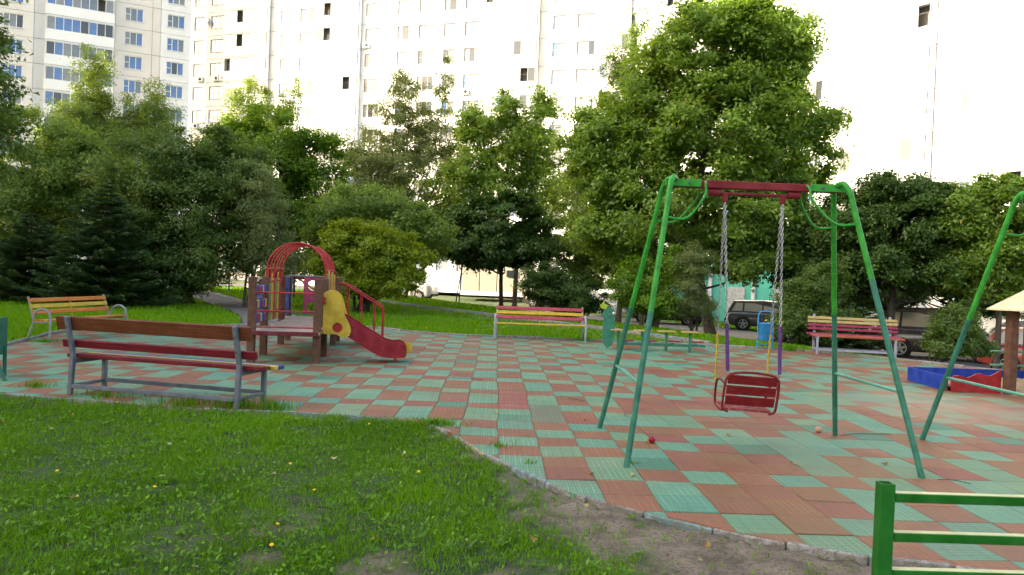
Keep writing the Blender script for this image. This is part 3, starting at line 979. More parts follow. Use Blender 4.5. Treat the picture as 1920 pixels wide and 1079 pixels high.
# ================================================================== CARS
m_tyre = paint((.022, .022, .022), .85); m_rim = paint((.40, .39, .37), .35, metal=.6)
m_under = paint((.02, .02, .021), .8)
m_tail = paint((.42, .012, .012), .2); m_head = paint((.6, .6, .58), .15)
m_plate = paint((.7, .7, .68), .4)
G_CAR = glass_mat('car_reflection_glass', (.34, .31, .24), .12)  # cream base colour stands in for bright surroundings reflected in car windows
_wheel = {}
def car_paint(col, rough=.22):
    m, nt, b, L = new_mat('car_paint')
    c = mixc(nt, ramp(nt, noise(nt, 1.2, 5), .4, .75, (0, 0, 0), (.5, .5, .5)), col, tuple(min(1, k * .6 + .10) for k in col))   # road dust
    L.new(c, b.inputs['Base Color'])
    b.inputs['Roughness'].default_value = rough; b.inputs['Coat Weight'].default_value = .6; b.inputs['Coat Roughness'].default_value = .08
    return m
def car(loc, rz, label, col, kind='suv', L_=4.5, W=1.82, H_=1.7):
    """x forward, wheels on z=0"""
    root = thing('parked_car', loc, label, 'car', rz, 'cars parked along the service road')
    mat = car_paint(col)
    hl = L_ / 2; g = .24; sill = .34; belt = H_ * (.60 if kind == 'suv' else .62); bon = H_ * (.58 if kind == 'suv' else .60)
    wr = .35 if kind == 'suv' else .31; wb = L_ * .3
    # lower body: stations along x, each a rounded cross-section
    st = [(-hl, .52, belt - .12, .80), (-hl + .06, .36, belt - .02, .90), (-hl + .35, g + .02, belt, .98), (-wb - .45, g, belt, 1.0), (-wb, g, belt + .01, 1.0), (-wb + .45, g, belt + .01, 1.0), (0, g, belt, 1.0), (wb - .45, g, belt - .02, 1.0),
          (wb - .1, g, bon + .0, 1.0), (wb + .4, g, bon - .05, .985), (hl - .3, g + .02, bon - .13, .95), (hl - .08, .34, bon - .24, .88), (hl, .46, bon - .36, .78)]
    v = []; hw = W / 2
    for x, zb, zt, k in st:
        w = hw * k
        prof = [(-w * .92, zb), (-w, zb + .1), (-w * 1.0, (zb + zt) * .52), (-w * .975, zt - .12), (-w * .90, zt - .015), (-w * .6, zt + .012), (0, zt + .02), (w * .6, zt + .012), (w * .90, zt - .015), (w * .975, zt - .12), (w * 1.0, (zb + zt) * .52), (w, zb + .1), (w * .92, zb)]
        v += [(x, y, z) for y, z in prof]
    n = 13; f = []
    for i in range(len(st) - 1):
        for k in range(n):
            k2 = (k + 1) % n
            f.append((i * n + k, i * n + k2, (i + 1) * n + k2, (i + 1) * n + k))
    f += [tuple(range(n)), tuple(range((len(st) - 1) * n, len(st) * n))]
    mbd = MB().add(v, f, 0, True)
    # cabin
    if kind == 'suv':
        cab = [(-hl + .10, belt - .02, .80, 0), (-hl + .42, H_ - .06, .70, 1), (-.3, H_, .73, 1), (.45, H_ - .05, .70, 1), (wb - .02, bon - .02, .82, 0)]
    elif kind == 'sedan':
        cab = [(-hl + .72, belt - .02, .80, 0), (-hl + 1.35, H_ - .06, .66, 1), (-.25, H_, .69, 1), (.4, H_ - .05, .66, 1), (wb - .05, bon - .02, .82, 0)]
    else:
        cab = [(-hl + .22, belt - .02, .82, 0), (-hl + .62, H_ - .08, .68, 1), (-.3, H_, .71, 1), (.4, H_ - .05, .68, 1), (wb - .04, bon - .02, .82, 0)]
    cv = []
    for x, z, k, t in cab:
        cv += [(x, -hw * k - (0 if t else .06), z), (x, -hw * k * .82, z + (.035 if t else .03)), (x, hw * k * .82, z + (.035 if t else .03)), (x, hw * k + (0 if t else .06), z)]
    roof = MB()
    rf = []
    for i in range(len(cab) - 1):
        for k in range(3):
            rf.append((i * 4 + k, i * 4 + k + 1, i * 4 + k + 5, i * 4 + k + 4))
    # side walls of the cabin
    for sd in (0, 3):
        base = [i * 4 + sd for i in range(len(cab))]
        rf.append(tuple(base))
    mbd.add(cv, rf, 0, False)
    body = mbd.build('body', mat, root)
    # side glass: panes set 8 mm proud of the cabin wall
    def side_pt(x, zf, s_):
        # interpolate along the cabin's wall between belt and roof
        yb = hw * .80 + .06; yt = hw * .71
        z = belt + .02 + (H_ - .11 - belt) * zf
        return (x, s_ * (yb + (yt - yb) * zf + .012), z)
    xr0, xr1 = cab[0][0], cab[1][0]; xf0, xf1 = cab[4][0], cab[3][0]
    for s_ in (-1, 1):
        for (b0, b1, t0, t1) in ((xr0 + .22, -.42, xr1 + .12, -.42), (-.34, xf0 - .28, -.34, xf1 + .0)):
            if kind == 'suv' and b0 < -1:
                cuts = ((b0, b0 + .55, t0, b0 + .58), (b0 + .64, b1, b0 + .66, t1))
            else:
                cuts = ((b0, b1, t0, t1),)
            for c0, c1, d0, d1 in cuts:
                p = [side_pt(c0, .06, s_), side_pt(c1, .06, s_), side_pt(d1, .88, s_), side_pt(d0, .88, s_)]
                q_ = [(a_[0], a_[1] - s_ * .02, a_[2]) for a_ in p]
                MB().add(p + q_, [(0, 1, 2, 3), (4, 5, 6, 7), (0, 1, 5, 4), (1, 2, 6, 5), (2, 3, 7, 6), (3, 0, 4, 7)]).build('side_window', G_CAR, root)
    def slope_glass(nm, x0, z0_, x1, z1_, w0, w1, dx):
        p = [(x0 + dx, -w0, z0_ + .02), (x0 + dx, w0, z0_ + .02), (x1 + dx, w1, z1_ + .03), (x1 + dx, -w1, z1_ + .03)]
        q_ = [(a_[0] - dx * 2, a_[1], a_[2] - .02) for a_ in p]
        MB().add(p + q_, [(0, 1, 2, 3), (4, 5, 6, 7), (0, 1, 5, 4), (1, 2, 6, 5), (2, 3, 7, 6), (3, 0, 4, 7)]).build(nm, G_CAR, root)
    a0, a1 = cab[0], cab[1]; l_ = lambda p_, q_, t: p_ + (q_ - p_) * t
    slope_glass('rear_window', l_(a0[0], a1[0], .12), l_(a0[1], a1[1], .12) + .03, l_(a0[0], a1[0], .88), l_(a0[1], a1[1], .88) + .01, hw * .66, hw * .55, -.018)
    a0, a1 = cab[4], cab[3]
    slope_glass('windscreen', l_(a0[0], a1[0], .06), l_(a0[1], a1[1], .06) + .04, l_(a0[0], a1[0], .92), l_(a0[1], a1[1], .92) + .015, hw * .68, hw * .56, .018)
    for s_ in (-1, 1):
        for x in (-wb, wb):
            MB().lathe([(wr + .07, -.036), (wr + .07, .036)], (x, s_ * (hw - .03), wr), 20, axis='Y').build('wheel_arch', m_under, root)
            w_ = MB().lathe([(wr * .62, -.1), (wr * .93, -.11), (wr, -.07), (wr, .05), (wr * .93, .09), (wr * .66, .085)], (0, 0, 0), 20, axis='Y').build('wheel', m_tyre, root, (x, s_ * (hw - .055), wr), 0 if s_ > 0 else math.pi)
            rm = MB().lathe([(.05, .075), (.05, .1)], (0, 0, 0), 10, axis='Y')
            for k in range(5):
                an = k * 2 * math.pi / 5 + .3
                rm.bar((0, .092, 0), (math.cos(an) * wr * .63, .092, math.sin(an) * wr * .63), .02, .085, up=(-math.sin(an), 0, math.cos(an)), ch=.004)
            rm.tube([(math.cos(t_) * wr * .64, .088, math.sin(t_) * wr * .64) for t_ in np.linspace(0, 2 * math.pi, 20, endpoint=False)], .02, 5, closed=True)
            rm.build('rim', m_rim, w_)
        MB().box((-hl + .05, s_ * hw * .70, belt - .18), (.14, hw * .34, .2 if kind != 'suv' else .3), ch=.03).build('tail_light', m_tail, root)
        MB().box((hl - .14, s_ * hw * .66, bon - .33), (.2, hw * .34, .14), ch=.03).build('headlight', m_head, root)
        MB().box((xf0 - .35, s_ * (hw + .06), belt + .08), (.1, .2, .13), ch=.03).build('mirror', mat, root)
        for x in (-.55, .42):
            MB().box((x, s_ * (hw - .012), belt - .17), (.17, .03, .025), ch=.006).build('door_handle', mat, root)
    MB().box((-hl + .02, 0, .48), (.16, W * .86, .2), ch=.05).build('bumper', m_under, root)
    MB().box((hl - .04, 0, .40), (.16, W * .80, .2), ch=.05).build('bumper', m_under, root)
    MB().box((-hl - .03, 0, belt - .32), (.03, .5, .11), ch=.005).build('number_plate', m_plate, root)
    return root
def cz(x, y): return float(ground_z(x, y)) - .0
car((16.7, 27.9, cz(17, 28)), R(-28), 'dark brown off-road car standing between the sandbox shrub and the tree trunk', (.035, .028, .024), 'suv', 4.6, 1.9, 1.85)
car((15.0, 41.0, cz(15, 41)), R(-18), 'dusty dark grey estate car parked behind the blue bin', (.045, .042, .038), 'suv', 4.6, 1.84, 1.62)
car((17.3, 23.1, cz(17.3, 23.1)), R(-30), 'red hatchback parked behind the sandbox post', (.24, .025, .018), 'hatch', 4.1, 1.74, 1.5)
car((10.3, 44.5, cz(10.3, 44.5)), R(150), 'black saloon with red tail lights behind the light green bush', (.012, .012, .013), 'sedan', 4.5, 1.78, 1.45)
car((8.9, 50.0, cz(8.9, 50)), R(-28), 'white car parked furthest left behind the light green bush', (.72, .72, .70), 'hatch', 4.2, 1.75, 1.5)
car((13.2, 51.5, cz(13.2, 51.5) - .05), R(-30), 'white van-like car parked in front of the turquoise shop', (.70, .69, .66), 'suv', 4.7, 1.85, 1.8)
car((14.6, 33.8, cz(14.6, 33.8)), R(-35), 'black car hidden in the shade behind the purple bench', (.02, .022, .028), 'sedan', 4.5, 1.78, 1.46)
car((4.6, 60.0, cz(4.6, 60)), R(-20), 'black car at the corner of the cream annex', (.015, .015, .016), 'suv', 4.5, 1.8, 1.7)
car((-7.2, 61.0, cz(-7.2, 61)), R(-15), 'white van seen between trunks beyond the yellow-green bush', (.42, .42, .41), 'suv', 5.0, 1.95, 2.3)
car((22.0, 30.5, cz(22, 30.5)), R(-32), 'silver car parked beyond the red hatchback', (.42, .42, .42), 'sedan', 4.5, 1.78, 1.46)

# ================================================================== PLAYGROUND EQUIPMENT
C_GRN = (.025, .30, .030); C_TEAL = (.030, .175, .115); C_RED = (.21, .016, .024); RUST = (.10, .045, .03)
p_green = paint(C_GRN, .38, (.035, .06, .03), .645, var=.3); p_teal = paint(C_TEAL, .42, (.05, .055, .045), .63, var=.3); p_red = paint(C_RED, .5, (.40, .16, .14), .66)
p_tealL = paint((.10, .36, .28), .35, (.05, .09, .07), .72)
steel = paint((.42, .42, .42), .38, RUST, .62, metal=.85); p_yel = paint((.62, .43, .035), .5, (.45, .4, .3), .72); p_pur = paint((.09, .025, .16), .5, (.2, .15, .25), .72)
dkbolt = paint((.12, .12, .12), .4, metal=.7)

def swing_frame(loc, label, back_left_only=False):
    """local origin: middle of the footprint; beam along x"""
    s = thing('playground_swing', loc, label, 'swing', 0, 'green A-frame swings')
    BZ = 2.66; HX = 1.34; TX = .87; HY = .88
    # beam: red box section with green end caps on the sides
    MB().box((0, 0, BZ), (2 * TX + .02, .08, .078), ch=.008).build('beam', p_red, s)
    for sg in (-1, 1):
        MB().box((sg * (TX - .14), -.052, BZ + .002), (.36, .02, .072), ch=.004).build('end_plate', p_green, s)
        MB().box((sg * (TX - .14), .052, BZ + .002), (.36, .02, .072), ch=.004).build('end_plate', p_green, s)
        MB().lathe([(.016, 0), (.016, .012)], (sg * (TX - .2), -.074, BZ), 8, axis='Y').build('bolt', dkbolt, s)
        for sy in (-1, 1):
            foot = Vector((sg * HX, sy * HY, -.03)); knee = Vector((sg * (TX + .03), sy * .20, BZ - .12)); d = (knee - foot)
            zt = {(-1, -1): 1.34, (-1, 1): 1.36, (1, -1): 1.78, (1, 1): 1.34}[(sg, sy)]
            pts = [foot + d * t for t in (0, .12, .25, .38, .45, .5, .55, .6, .65, .7, .8, .9)]
            pts += spline([knee - d * .03, knee + Vector((-sg * .012, -sy * .02, .075)), Vector((sg * (TX - .02), sy * .12, BZ + .045)), Vector((sg * (TX - .06), sy * .055, BZ + .035))], 5)
            MB().tube(pts, .0275, 12, mif=lambda p, zt=zt: 1 if p.z < zt else 0).build('leg', [p_green, p_teal], s)
            # bent brace from the beam out and down to the leg
            a_ = Vector((sg * (TX - .36), sy * .06, BZ + .02)); e_ = foot + d * .905
            br = spline([a_, Vector((a_.x + sg * .01, sy * .11, BZ - .02)), Vector((a_.x + sg * .03, sy * .15, BZ - .14)), Vector(((a_.x + e_.x) / 2, (sy * .2 + e_.y) / 2, e_.z + .005)), e_], 6)
            MB().tube(br, .0125, 8).build('brace', p_green, s)
        a_ = Vector((sg * HX, -HY, 0)).lerp(Vector((sg * TX, -.16, BZ)), .275); b_ = Vector((sg * HX, HY, 0)).lerp(Vector((sg * TX, .16, BZ)), .275)
        MB().tube([a_, b_], .0165, 8).build('crossbar', p_tealL, s)
    # red carrier rod with bearings under the beam
    MB().tube([(-.40, 0, BZ - .085), (.40, 0, BZ - .085)], .016, 8).build('carrier_rod', p_red, s)
    for sx in (-.40, .40): MB().lathe([(.036, -.06), (.038, -.055), (.038, .055), (.036, .06)], (sx, 0, BZ - .078), 10, axis='X').build('bearing', p_red, s)
    for sx in (-.292, .292): MB().box((sx, 0, BZ - .125), (.055, .04, .085), ch=.006).build('hanger', p_red, s)
    return s
S0 = Vector((2.56, 7.575, 0))
swing_frame(S0, 'green A-frame swing with red beam holding the red seat')
swing_frame(S0 + Vector((3.63, -.06, 0)), 'green A-frame swing cut off by the right edge of the picture')

def chain_mb(a, b, pitch=.034, r=.0042, wide=.011):
    a = Vector(a); b = Vector(b); d = b - a; n = max(2, int(d.length / pitch)); d.normalize()
    x = d.cross(Vector((0, 1, 0))).normalized(); y = d.cross(x)
    m = MB()
    for k in range(n):
        c = a + d * ((k + .5) * (b - a).length / n)
        s_ = x if k % 2 else y
        pts = []
        for t in range(8):
            an = 2 * math.pi * t / 8
            pts.append(c + s_ * math.cos(an) * wide + d * math.sin(an) * pitch * .68)
        m.tube(pts, r, 4, closed=True)
    return m
# seat: backrest towards the viewer, front edge away and to the left
seat = thing('swing_chair', (2.54, 7.56, .46), 'red slatted swing seat hanging on four chains', 'swing seat')
sx_ = Vector((.985, -.10, -.03)).normalized(); sy_ = Vector((-.40, .92, .02)).normalized(); sz_ = sx_.cross(sy_).normalized(); sy_ = sz_.cross(sx_)
def SP(x, y, z): return sx_ * x + sy_ * y + sz_ * z
BK = Vector((0, -.22, 0))
def back(x, z): return SP(x, -.22 - .10 * z / .35, z)           # backrest leans a little towards the viewer
hw = .235
p_wood = paint((.235, .014, .018), .5, (.42, .20, .17), .68, grain=True)
loop = spline([back(hw - .04, -.045), back(hw + .01, -.02), back(hw + .022, .04), back(hw + .02, .24), back(hw - .0, .315), back(hw - .07, .352), back(0, .365), back(-hw + .07, .352), back(-hw, .315), back(-hw - .02, .24), back(-hw - .022, .04), back(-hw - .01, -.02), back(-hw + .04, -.045)], 5)
MB().tube(loop, .0125, 8).build('back_frame', p_red, seat)
for sg in (-1, 1):
    arm = spline([back(sg * (hw + .012), .22), SP(sg * (hw + .03), -.14, .255), SP(sg * (hw + .035), -.0, .24), SP(sg * (hw + .03), .10, .17), SP(sg * (hw + .02), .17, .05), SP(sg * (hw + .012), .19, -.02), SP(sg * (hw + .012), .12, -.045), SP(sg * (hw + .012), -.12, -.045), back(sg * (hw + .005), -.03)], 5)
    MB().tube(arm, .0115, 8).build('arm_frame', p_red, seat)
Rm = Matrix((sx_, (sz_ * 1.0 + sy_ * -.28).normalized().cross(sx_), (sz_ + sy_ * -.28).normalized())).transposed()
for i, z in enumerate((.075, .18, .285)):
    MB().box(back(0, z), (2 * hw + .0, .018, .092), Rm, ch=.005).build('back_slat', p_wood, seat)
Rs = Matrix((sx_, sy_, sz_)).transposed()
p_woodr = paint((.33, .05, .05), .5, (.45, .30, .27), .58, grain=True)
for i in range(4):
    MB().box(SP(0, -.165 + i * .102, -.02), (2 * hw - .02, .085, .024), Rs, ch=.006).build('seat_slat', p_woodr, seat)
sl0 = seat.location
for sg in (-1, 1):
    top = S0 + Vector((sg * .292, 0, 2.66 - .165)) - sl0
    bb = back(sg * (hw + .01), .345); ff = SP(sg * (hw + .02), .185, .03)
    chain_mb(top + Vector((0, -.008, 0)), bb).build('chain', steel, seat)
    chain_mb(top + Vector((0, .008, 0)), ff).build('chain', steel, seat)
    d = (bb - top); a_ = bb - d * .03; MB().tube([bb - d * .012 - d * .27 * t for t in np.linspace(0, 1, 8)], .0185, 8).build('purple_sleeve', p_pur, seat)
    d = (ff - top); yl = MB()
    pts = [ff - d * .075 - d * .265 * t for t in np.linspace(0, 1, 46)]
    x = d.normalized().cross(Vector((0, 1, 0))).normalized(); y = d.normalized().cross(x)
    for ph in (0, math.pi):
        yl.tube([p + (x * math.cos(k * .9 + ph) + y * math.sin(k * .9 + ph)) * .0075 for k, p in enumerate(pts)], .0075, 6)
    yl.build('yellow_sleeve', p_yel, seat)

# ------------------------------------------------------------------ timber benches
p_grey = paint((.15, .165, .19), .45, (.10, .075, .06), .66); p_lav = paint((.33, .35, .43), .5, (.2, .17, .15), .68)
wb_brown = paint((.165, .050, .018), .5, (.25, .12, .06), .66, grain=True); wb_red = paint((.20, .014, .024), .5, (.34, .16, .14), .64, grain=True)
wb_org = paint((.72, .24, .055), .5, (.5, .3, .18), .66, grain=True); wb_yel = paint((.74, .50, .065), .5, (.5, .42, .25), .68, grain=True); wb_blue = paint((.04, .10, .30), .5, (.2, .25, .3), .7, grain=True)
wb_pink = paint((.55, .085, .13), .5, (.5, .28, .26), .66, grain=True); wb_purp = paint((.34, .045, .105), .5, (.45, .3, .3), .62, grain=True); wb_sand = paint((.52, .40, .17), .55, (.4, .34, .22), .62, grain=True)
wb_rorg = paint((.42, .12, .075), .5, (.5, .35, .3), .62, grain=True)
def timber_bench(loc, rz, label, frame, backs, seats, length, over=.22, back_h=.97, planks=None):
    """x along the bench, back at y=0, front at y=+0.56; backs: (z, height, material); seats: (y, z, width, material, end offset)"""
    o = thing('timber_bench', loc, label, 'bench', rz, 'timber benches on steel frames')
    for sx in (0, length):
        post = MB()
        post.bar((sx, 0, 0), (sx, .03, .52), .055, .055, up=(0, 1, 0), ch=.005)
        post.bar((sx, .028, .515), (sx, -.085, back_h), .055, .05, up=(0, 1, 0), ch=.005)
        post.build('rear_post', frame, o)
        MB().bar((sx, .55, 0), (sx, .55, .44), .055, .055, up=(0, 1, 0), ch=.005).build('leg', frame, o)
        MB().bar((sx, .05, .41), (sx, .58, .41), .05, .05, ch=.005).build('seat_rail', frame, o)
        MB().bar((sx, .03, .11), (sx, .53, .11), .042, .042, ch=.005).build('side_stretcher', frame, o)
        for z in (.66, .84):
            MB().lathe([(.012, -.01), (.012, .002)], (sx + .0, -.028 - (.0 if z < .7 else .047), z), 6, axis='Y').build('bolt', dkbolt, o)
    MB().bar((.03, .0, .11), (length - .03, .0, .11), .042, .05, ch=.005).build('long_stretcher', frame, o)
    MB().bar((.03, .55, .12), (length - .03, .55, .12), .042, .05, ch=.005).build('long_stretcher', frame, o)
    for z, h, m, dx in backs:
        y = .028 - .113 * (z - .515) / (back_h - .515) + .055
        MB().box((length / 2 + dx, y, z), (length + 2 * over, .045, h), Matrix.Rotation(R(12), 3, 'X'), ch=.007).build('back_plank', m, o)
    for y, z, w, m, dx in seats:
        MB().box((length / 2 + dx, y, z), (length + 2 * over, w, .05), ch=.008).build('seat_plank', m, o)
    return o
timber_bench((-5.2, 9.44, 0), math.atan2(-.61, 2.25), 'brown timber bench with red seat planks seen from behind by the lawn', p_grey,
             [(.885, .17, wb_brown, -.02), (.63, .095, wb_red, .02)],
             [(.12, .475, .11, wb_red, .06), (.25, .465, .11, wb_brown, .05), (.38, .455, .11, wb_yel, .08), (.51, .45, .11, wb_blue, .08)], 2.33, over=.19)
b2 = timber_bench((9.85, 18.62, 0), math.atan2(-.42, 1.69) + math.pi, 'timber bench with yellow and purple planks beside the blue bin', p_lav,
                  [(.88, .07, wb_sand, 0), (.79, .07, wb_sand, 0), (.70, .06, wb_purp, 0), (.61, .06, wb_purp, .0)],
                  [(.13, .485, .1, wb_purp, .03), (.26, .475, .1, wb_purp, -.02), (.39, .465, .1, wb_rorg, -.03), (.52, .455, .1, wb_rorg, -.05)], 1.78, over=.16)

def park_bench(loc, rz, label, pipe, backs, seats, length):
    """x along the bench, back at y=+0.5, front at y=0 (facing -y)"""
    o = thing('park_bench', loc, label, 'bench', rz, 'park benches with bent pipe arms')
    for sx in (-length / 2, length / 2):
        arm = spline([(sx, 0, -.02), (sx, .0, .25), (sx, .0, .42), (sx, .03, .55), (sx, .12, .625), (sx, .24, .63), (sx, .34, .57), (sx, .40, .45)], 5)
        MB().tube(arm, .024, 10).build('arm', pipe, o)
        sg = .045 if sx < 0 else -.045
        MB().tube(spline([(sx + sg, .56, -.02), (sx + sg, .44, .30), (sx + sg, .42, .42), (sx + sg, .48, .62), (sx + sg, .56, .87)], 5), .022, 8).build('rear_leg', pipe, o)
        MB().bar((sx + sg, .04, .375), (sx + sg, .44, .36), .04, .03, ch=.004).build('seat_rail', pipe, o)
    MB().bar((0, .44, .40), (0, .525, .83), .03, .02, ch=.004).build('back_strap', backs[1][1], o)
    for z, m in backs:
        MB().box((0, .36 + .14 * (z - .4) / .45 + .035, z), (length - .05, .035, .085), Matrix.Rotation(R(-16), 3, 'X'), ch=.007).build('back_plank', m, o)
    for i, m in enumerate(seats):
        MB().box((0, .04 + i * .105, .415 - .006 * i), (length - .05, .088, .038), ch=.007).build('seat_plank', m, o)
    return o
p_silver = paint((.38, .40, .44), .4, (.25, .22, .2), .68)
park_bench((1.2, 19.6, 0), R(-.3), 'park bench with pink and yellow planks at the back edge of the floor', p_silver, [(.80, wb_pink), (.68, wb_yel), (.56, wb_pink)], [wb_yel, wb_pink, wb_yel, wb_pink], 2.36)
park_bench((-8.67, 16.46, 0), R(80), 'park bench with orange and yellow planks in front of the dark spruce', paint((.30, .31, .32), .4, (.2, .17, .15), .68), [(.80, wb_org), (.68, wb_yel), (.56, wb_org)], [wb_org, wb_yel, wb_org, wb_org], 2.3)

# ------------------------------------------------------------------ play tower with slide
tw = thing('play_tower', (-3.08, 13.25, 0), 'brown wooden play tower with red hoops, stairs and a red slide', 'play tower', math.atan2(.124, .992))
p_post = paint((.135, .062, .038), .6, (.22, .13, .09), .66, grain=False, scale=9); p_deck = paint((.50, .38, .30), .7, (.42, .34, .28), .56, scale=4)
p_tred = paint((.42, .030, .030), .42, (.5, .25, .22), .72); p_tyel = paint((.58, .40, .045), .45, (.45, .38, .22), .74); p_tgrn = paint((.10, .30, .10), .5, (.3, .4, .28), .72)
p_tblu = paint((.025, .06, .27), .5, (.2, .24, .35), .74); p_tpnk = paint((.45, .075, .14), .5, (.55, .35, .35), .66); p_ttl = paint((.10, .30, .25), .45); p_maroon = paint((.16, .02, .03), .5)
YP = (0, 1.2, 3.3, 4.33); XW = -1.1
for y in YP:
    for x in (0, XW):
        po = MB().box((x, y, .73), (.13, .13, 1.50), ch=.014); po.build('post', p_post, tw)
MB().box((XW / 2, .6, .525), (1.22, 1.5, .045), ch=.006).build('deck', p_deck, tw)
MB().box((XW / 2, -.165, .525), (1.18, .03, .075), ch=.006).build('deck_edge', p_maroon, tw)
MB().box((XW / 2, 2.36, .52), (1.0, 1.98, .04), ch=.006).build('bridge_deck', p_deck, tw)
MB().box((XW / 2, 3.85, .526), (1.22, .99, .045), ch=.006).build('deck', p_deck, tw)
# three red rods across the front
for z in (.62, .90, 1.22):
    MB().tube([(-.06, -.02, z), (XW + .06, -.02, z)], .014, 8).build('rail', p_tred, tw)
# abacus blocks along the left side
cols = [p_tblu, p_tred, p_tblu, p_tyel, p_tblu]
for r_i, z in enumerate((.74, .99, 1.24)):
    MB().tube([(XW, .06, z), (XW, 1.14, z)], .012, 6).build('rod', p_tred, tw)
    for k in range(7):
        MB().box((XW + .005, .16 + k * .145, z + (.01 if k % 2 else 0)), (.105, .12, .165), ch=.018).build('block', cols[(k + r_i * 2) % 5], tw)
MB().box((XW - .02, .62, .86), (.016, .9, .1), ch=.003).build('side_board', paint((.14, .2, .42), .5), tw)
MB().box((XW - .02, .62, 1.115), (.016, .9, .08), ch=.003).build('side_board', paint((.14, .2, .42), .5), tw)
# pickets on both sides of the bridge
pc = [p_tyel, p_tred, p_tgrn, p_tyel, p_tred, p_tgrn, p_tyel, p_tred]
for x in (XW, 0):
    for k in range(8):
        y = 1.42 + k * .235; h_ = .98 + .05 * math.sin(k * 1.7)
        ol = [(-.075, .60), (.075, .60), (.085, .65), (.085, .6 + h_ - .12), (.06, .6 + h_ - .04), (0, .6 + h_), (-.06, .6 + h_ - .04), (-.085, .6 + h_ - .12), (-.085, .65)]
        sd_ = -.02 if x < -.5 else .02
        MB().plate(ol, .022, lambda u, v_, w, y=y, x=x, sd_=sd_: Vector((x + sd_ + w, y + u, v_))).build('picket', pc[(k + (2 if x == 0 else 0)) % 8], tw)
    for z in (.78, 1.38):
        MB().tube([(x, 1.26, z), (x, 3.24, z)], .018, 8).build('rail', p_tred, tw)
# red hoops over the bridge
for sx in (XW, 0):
    MB().tube([(sx * .98 - .01, 1.27, 1.62), (sx * .98 - .01, 3.2, 1.62)], .022, 8).build('hoop_bar', p_tpnk if 0 else p_tred, tw)
for k in range(6):
    y = 1.28 + k * .38
    pts = [(XW - .0 + .01, y, 1.44)] + [(XW / 2 - math.cos(t) * (-XW / 2 - .01), y, 1.60 + math.sin(t) * .53) for t in np.linspace(0, math.pi, 19)] + [(-.01, y, 1.44)]
    MB().tube(pts, .0165, 8).build('hoop', p_tred, tw)
# blue board and pink board with holes round the far deck
shape('board', [(0, 0), (.85, 0), (.85, .8), (0, .8)], [circle(.42, .45, .14)], .02, p_tblu, tw, Matrix.Translation((XW, 3.4, .62)) @ Matrix(((0, 0, 1, 0), (1, 0, 0, 0), (0, 1, 0, 0), (0, 0, 0, 1))))
shape('board', [(0, 0), (.62, 0), (.62, .86), (0, .86)], [circle(.2, .66, .115), circle(.45, .4, .09), circle(.2, .16, .115)], .02, p_tpnk, tw, Matrix.Translation((-.78, 4.33, .60)) @ Matrix(((1, 0, 0, 0), (0, 0, -1, 0), (0, 1, 0, 0), (0, 0, 0, 1))))
MB().tube([(XW + .06, 4.30, .6), (XW + .06, 4.30, 1.47), (-.06, 4.30, 1.47), (-.06, 4.30, .6)], .016, 8, closed=True).build('board_frame', p_ttl, tw)
MB().tube([(XW, 3.36, .62), (XW, 3.36, 1.45), (XW, 4.27, 1.45), (XW, 4.27, .62)], .016, 8, closed=True).build('board_frame', p_ttl, tw)
MB().box((XW / 2, 4.37, 1.44), (1.0, .03, .1), ch=.004).build('top_board', p_maroon, tw)
# slide
yel = [(.07, .50), (.32, .50), (.38, .455), (.46, .44), (.54, .48), (.565, .56), (.545, .66), (.50, .75), (.44, .85), (.405, .95), (.375, 1.07), (.335, 1.17), (.27, 1.245), (.19, 1.275), (.12, 1.265), (.07, 1.22)]
for y in (.27, .93):
    shape('side_panel', yel, [circle(.325, .62, .088)], .03, p_tyel, tw, Matrix.Translation((0, y, 0)) @ Matrix(((1, 0, 0, 0), (0, 0, -1, 0), (0, 1, 0, 0), (0, 0, 0, 1))))
    MB().lathe([(.088, -.006), (.088, .006)], (.325, y + (.008 if y < .5 else -.008), .62), 20, axis='Y').build('roundel', p_tred, tw)
sld = [(.08, .86), (.46, .83), (.80, .615), (1.17, .40), (1.30, .375), (1.42, .385), (1.51, .345), (1.56, .26), (1.56, .15), (1.53, .10), (1.30, .085), (1.12, .10), (.95, .18), (.48, .47), (.08, .50)]
for y in (.335, .865):
    MB().plate(sld, .028, lambda u, v_, w, y=y: Vector((u, y + w, v_))).build('slide_wall', paint((.27, .014, .026), .4, (.4, .2, .2), .72), tw)
bed = [(.02, .56), (.46, .55), (.85, .33), (1.15, .175), (1.35, .14), (1.56, .13)]
mbb = MB()
for i in range(len(bed) - 1):
    mbb.bar((bed[i][0], .6, bed[i][1]), (bed[i + 1][0], .6, bed[i + 1][1]), .50, .02, ch=.003)
mbb.build('slide_bed', p_tred, tw)
MB().lathe([(.115, -.012), (.115, .012)], (1.56, .915, .22), 20, axis='Y').build('end_disc', p_tyel, tw)
for y in (.40, .80): MB().box((1.36, y, .05), (.04, .04, .10), ch=.004).build('slide_foot', p_tred, tw)
for y, x in ((.23, .05), (.97, .05)):
    for z in (1.06, 1.13): MB().lathe([(.03, -.03), (.035, 0), (.03, .03)], (x + .03, y, z), 10, axis='Y').build('clamp', p_tred, tw)
# stairs on the right of the far deck
for i in range(3):
    MB().box((.2 + i * .29, 3.82, .43 - i * .14), (.27, .80, .04), ch=.006).build('step', p_tred, tw)
for y in (3.40, 4.24):
    MB().bar((.06, y, .49), (1.04, y, .03), .03, .13, ch=.004).build('stringer', p_tred, tw)
    MB().tube(spline([(.06, y, 1.34), (.16, y, 1.34), (.3, y, 1.28)], 4) + spline([(.9, y, .92), (1.0, y, .85), (1.04, y, .76), (1.045, y, .3), (1.045, y, 0)], 4), .019, 8).build('handrail', p_tred, tw)
    for x in (.25, .55, .85):
        MB().tube([(x, y, .40 - (x - .05) * .45), (x, y, 1.32 - max(0, x - .2) * .6)], .013, 6).build('baluster', p_tred, tw)

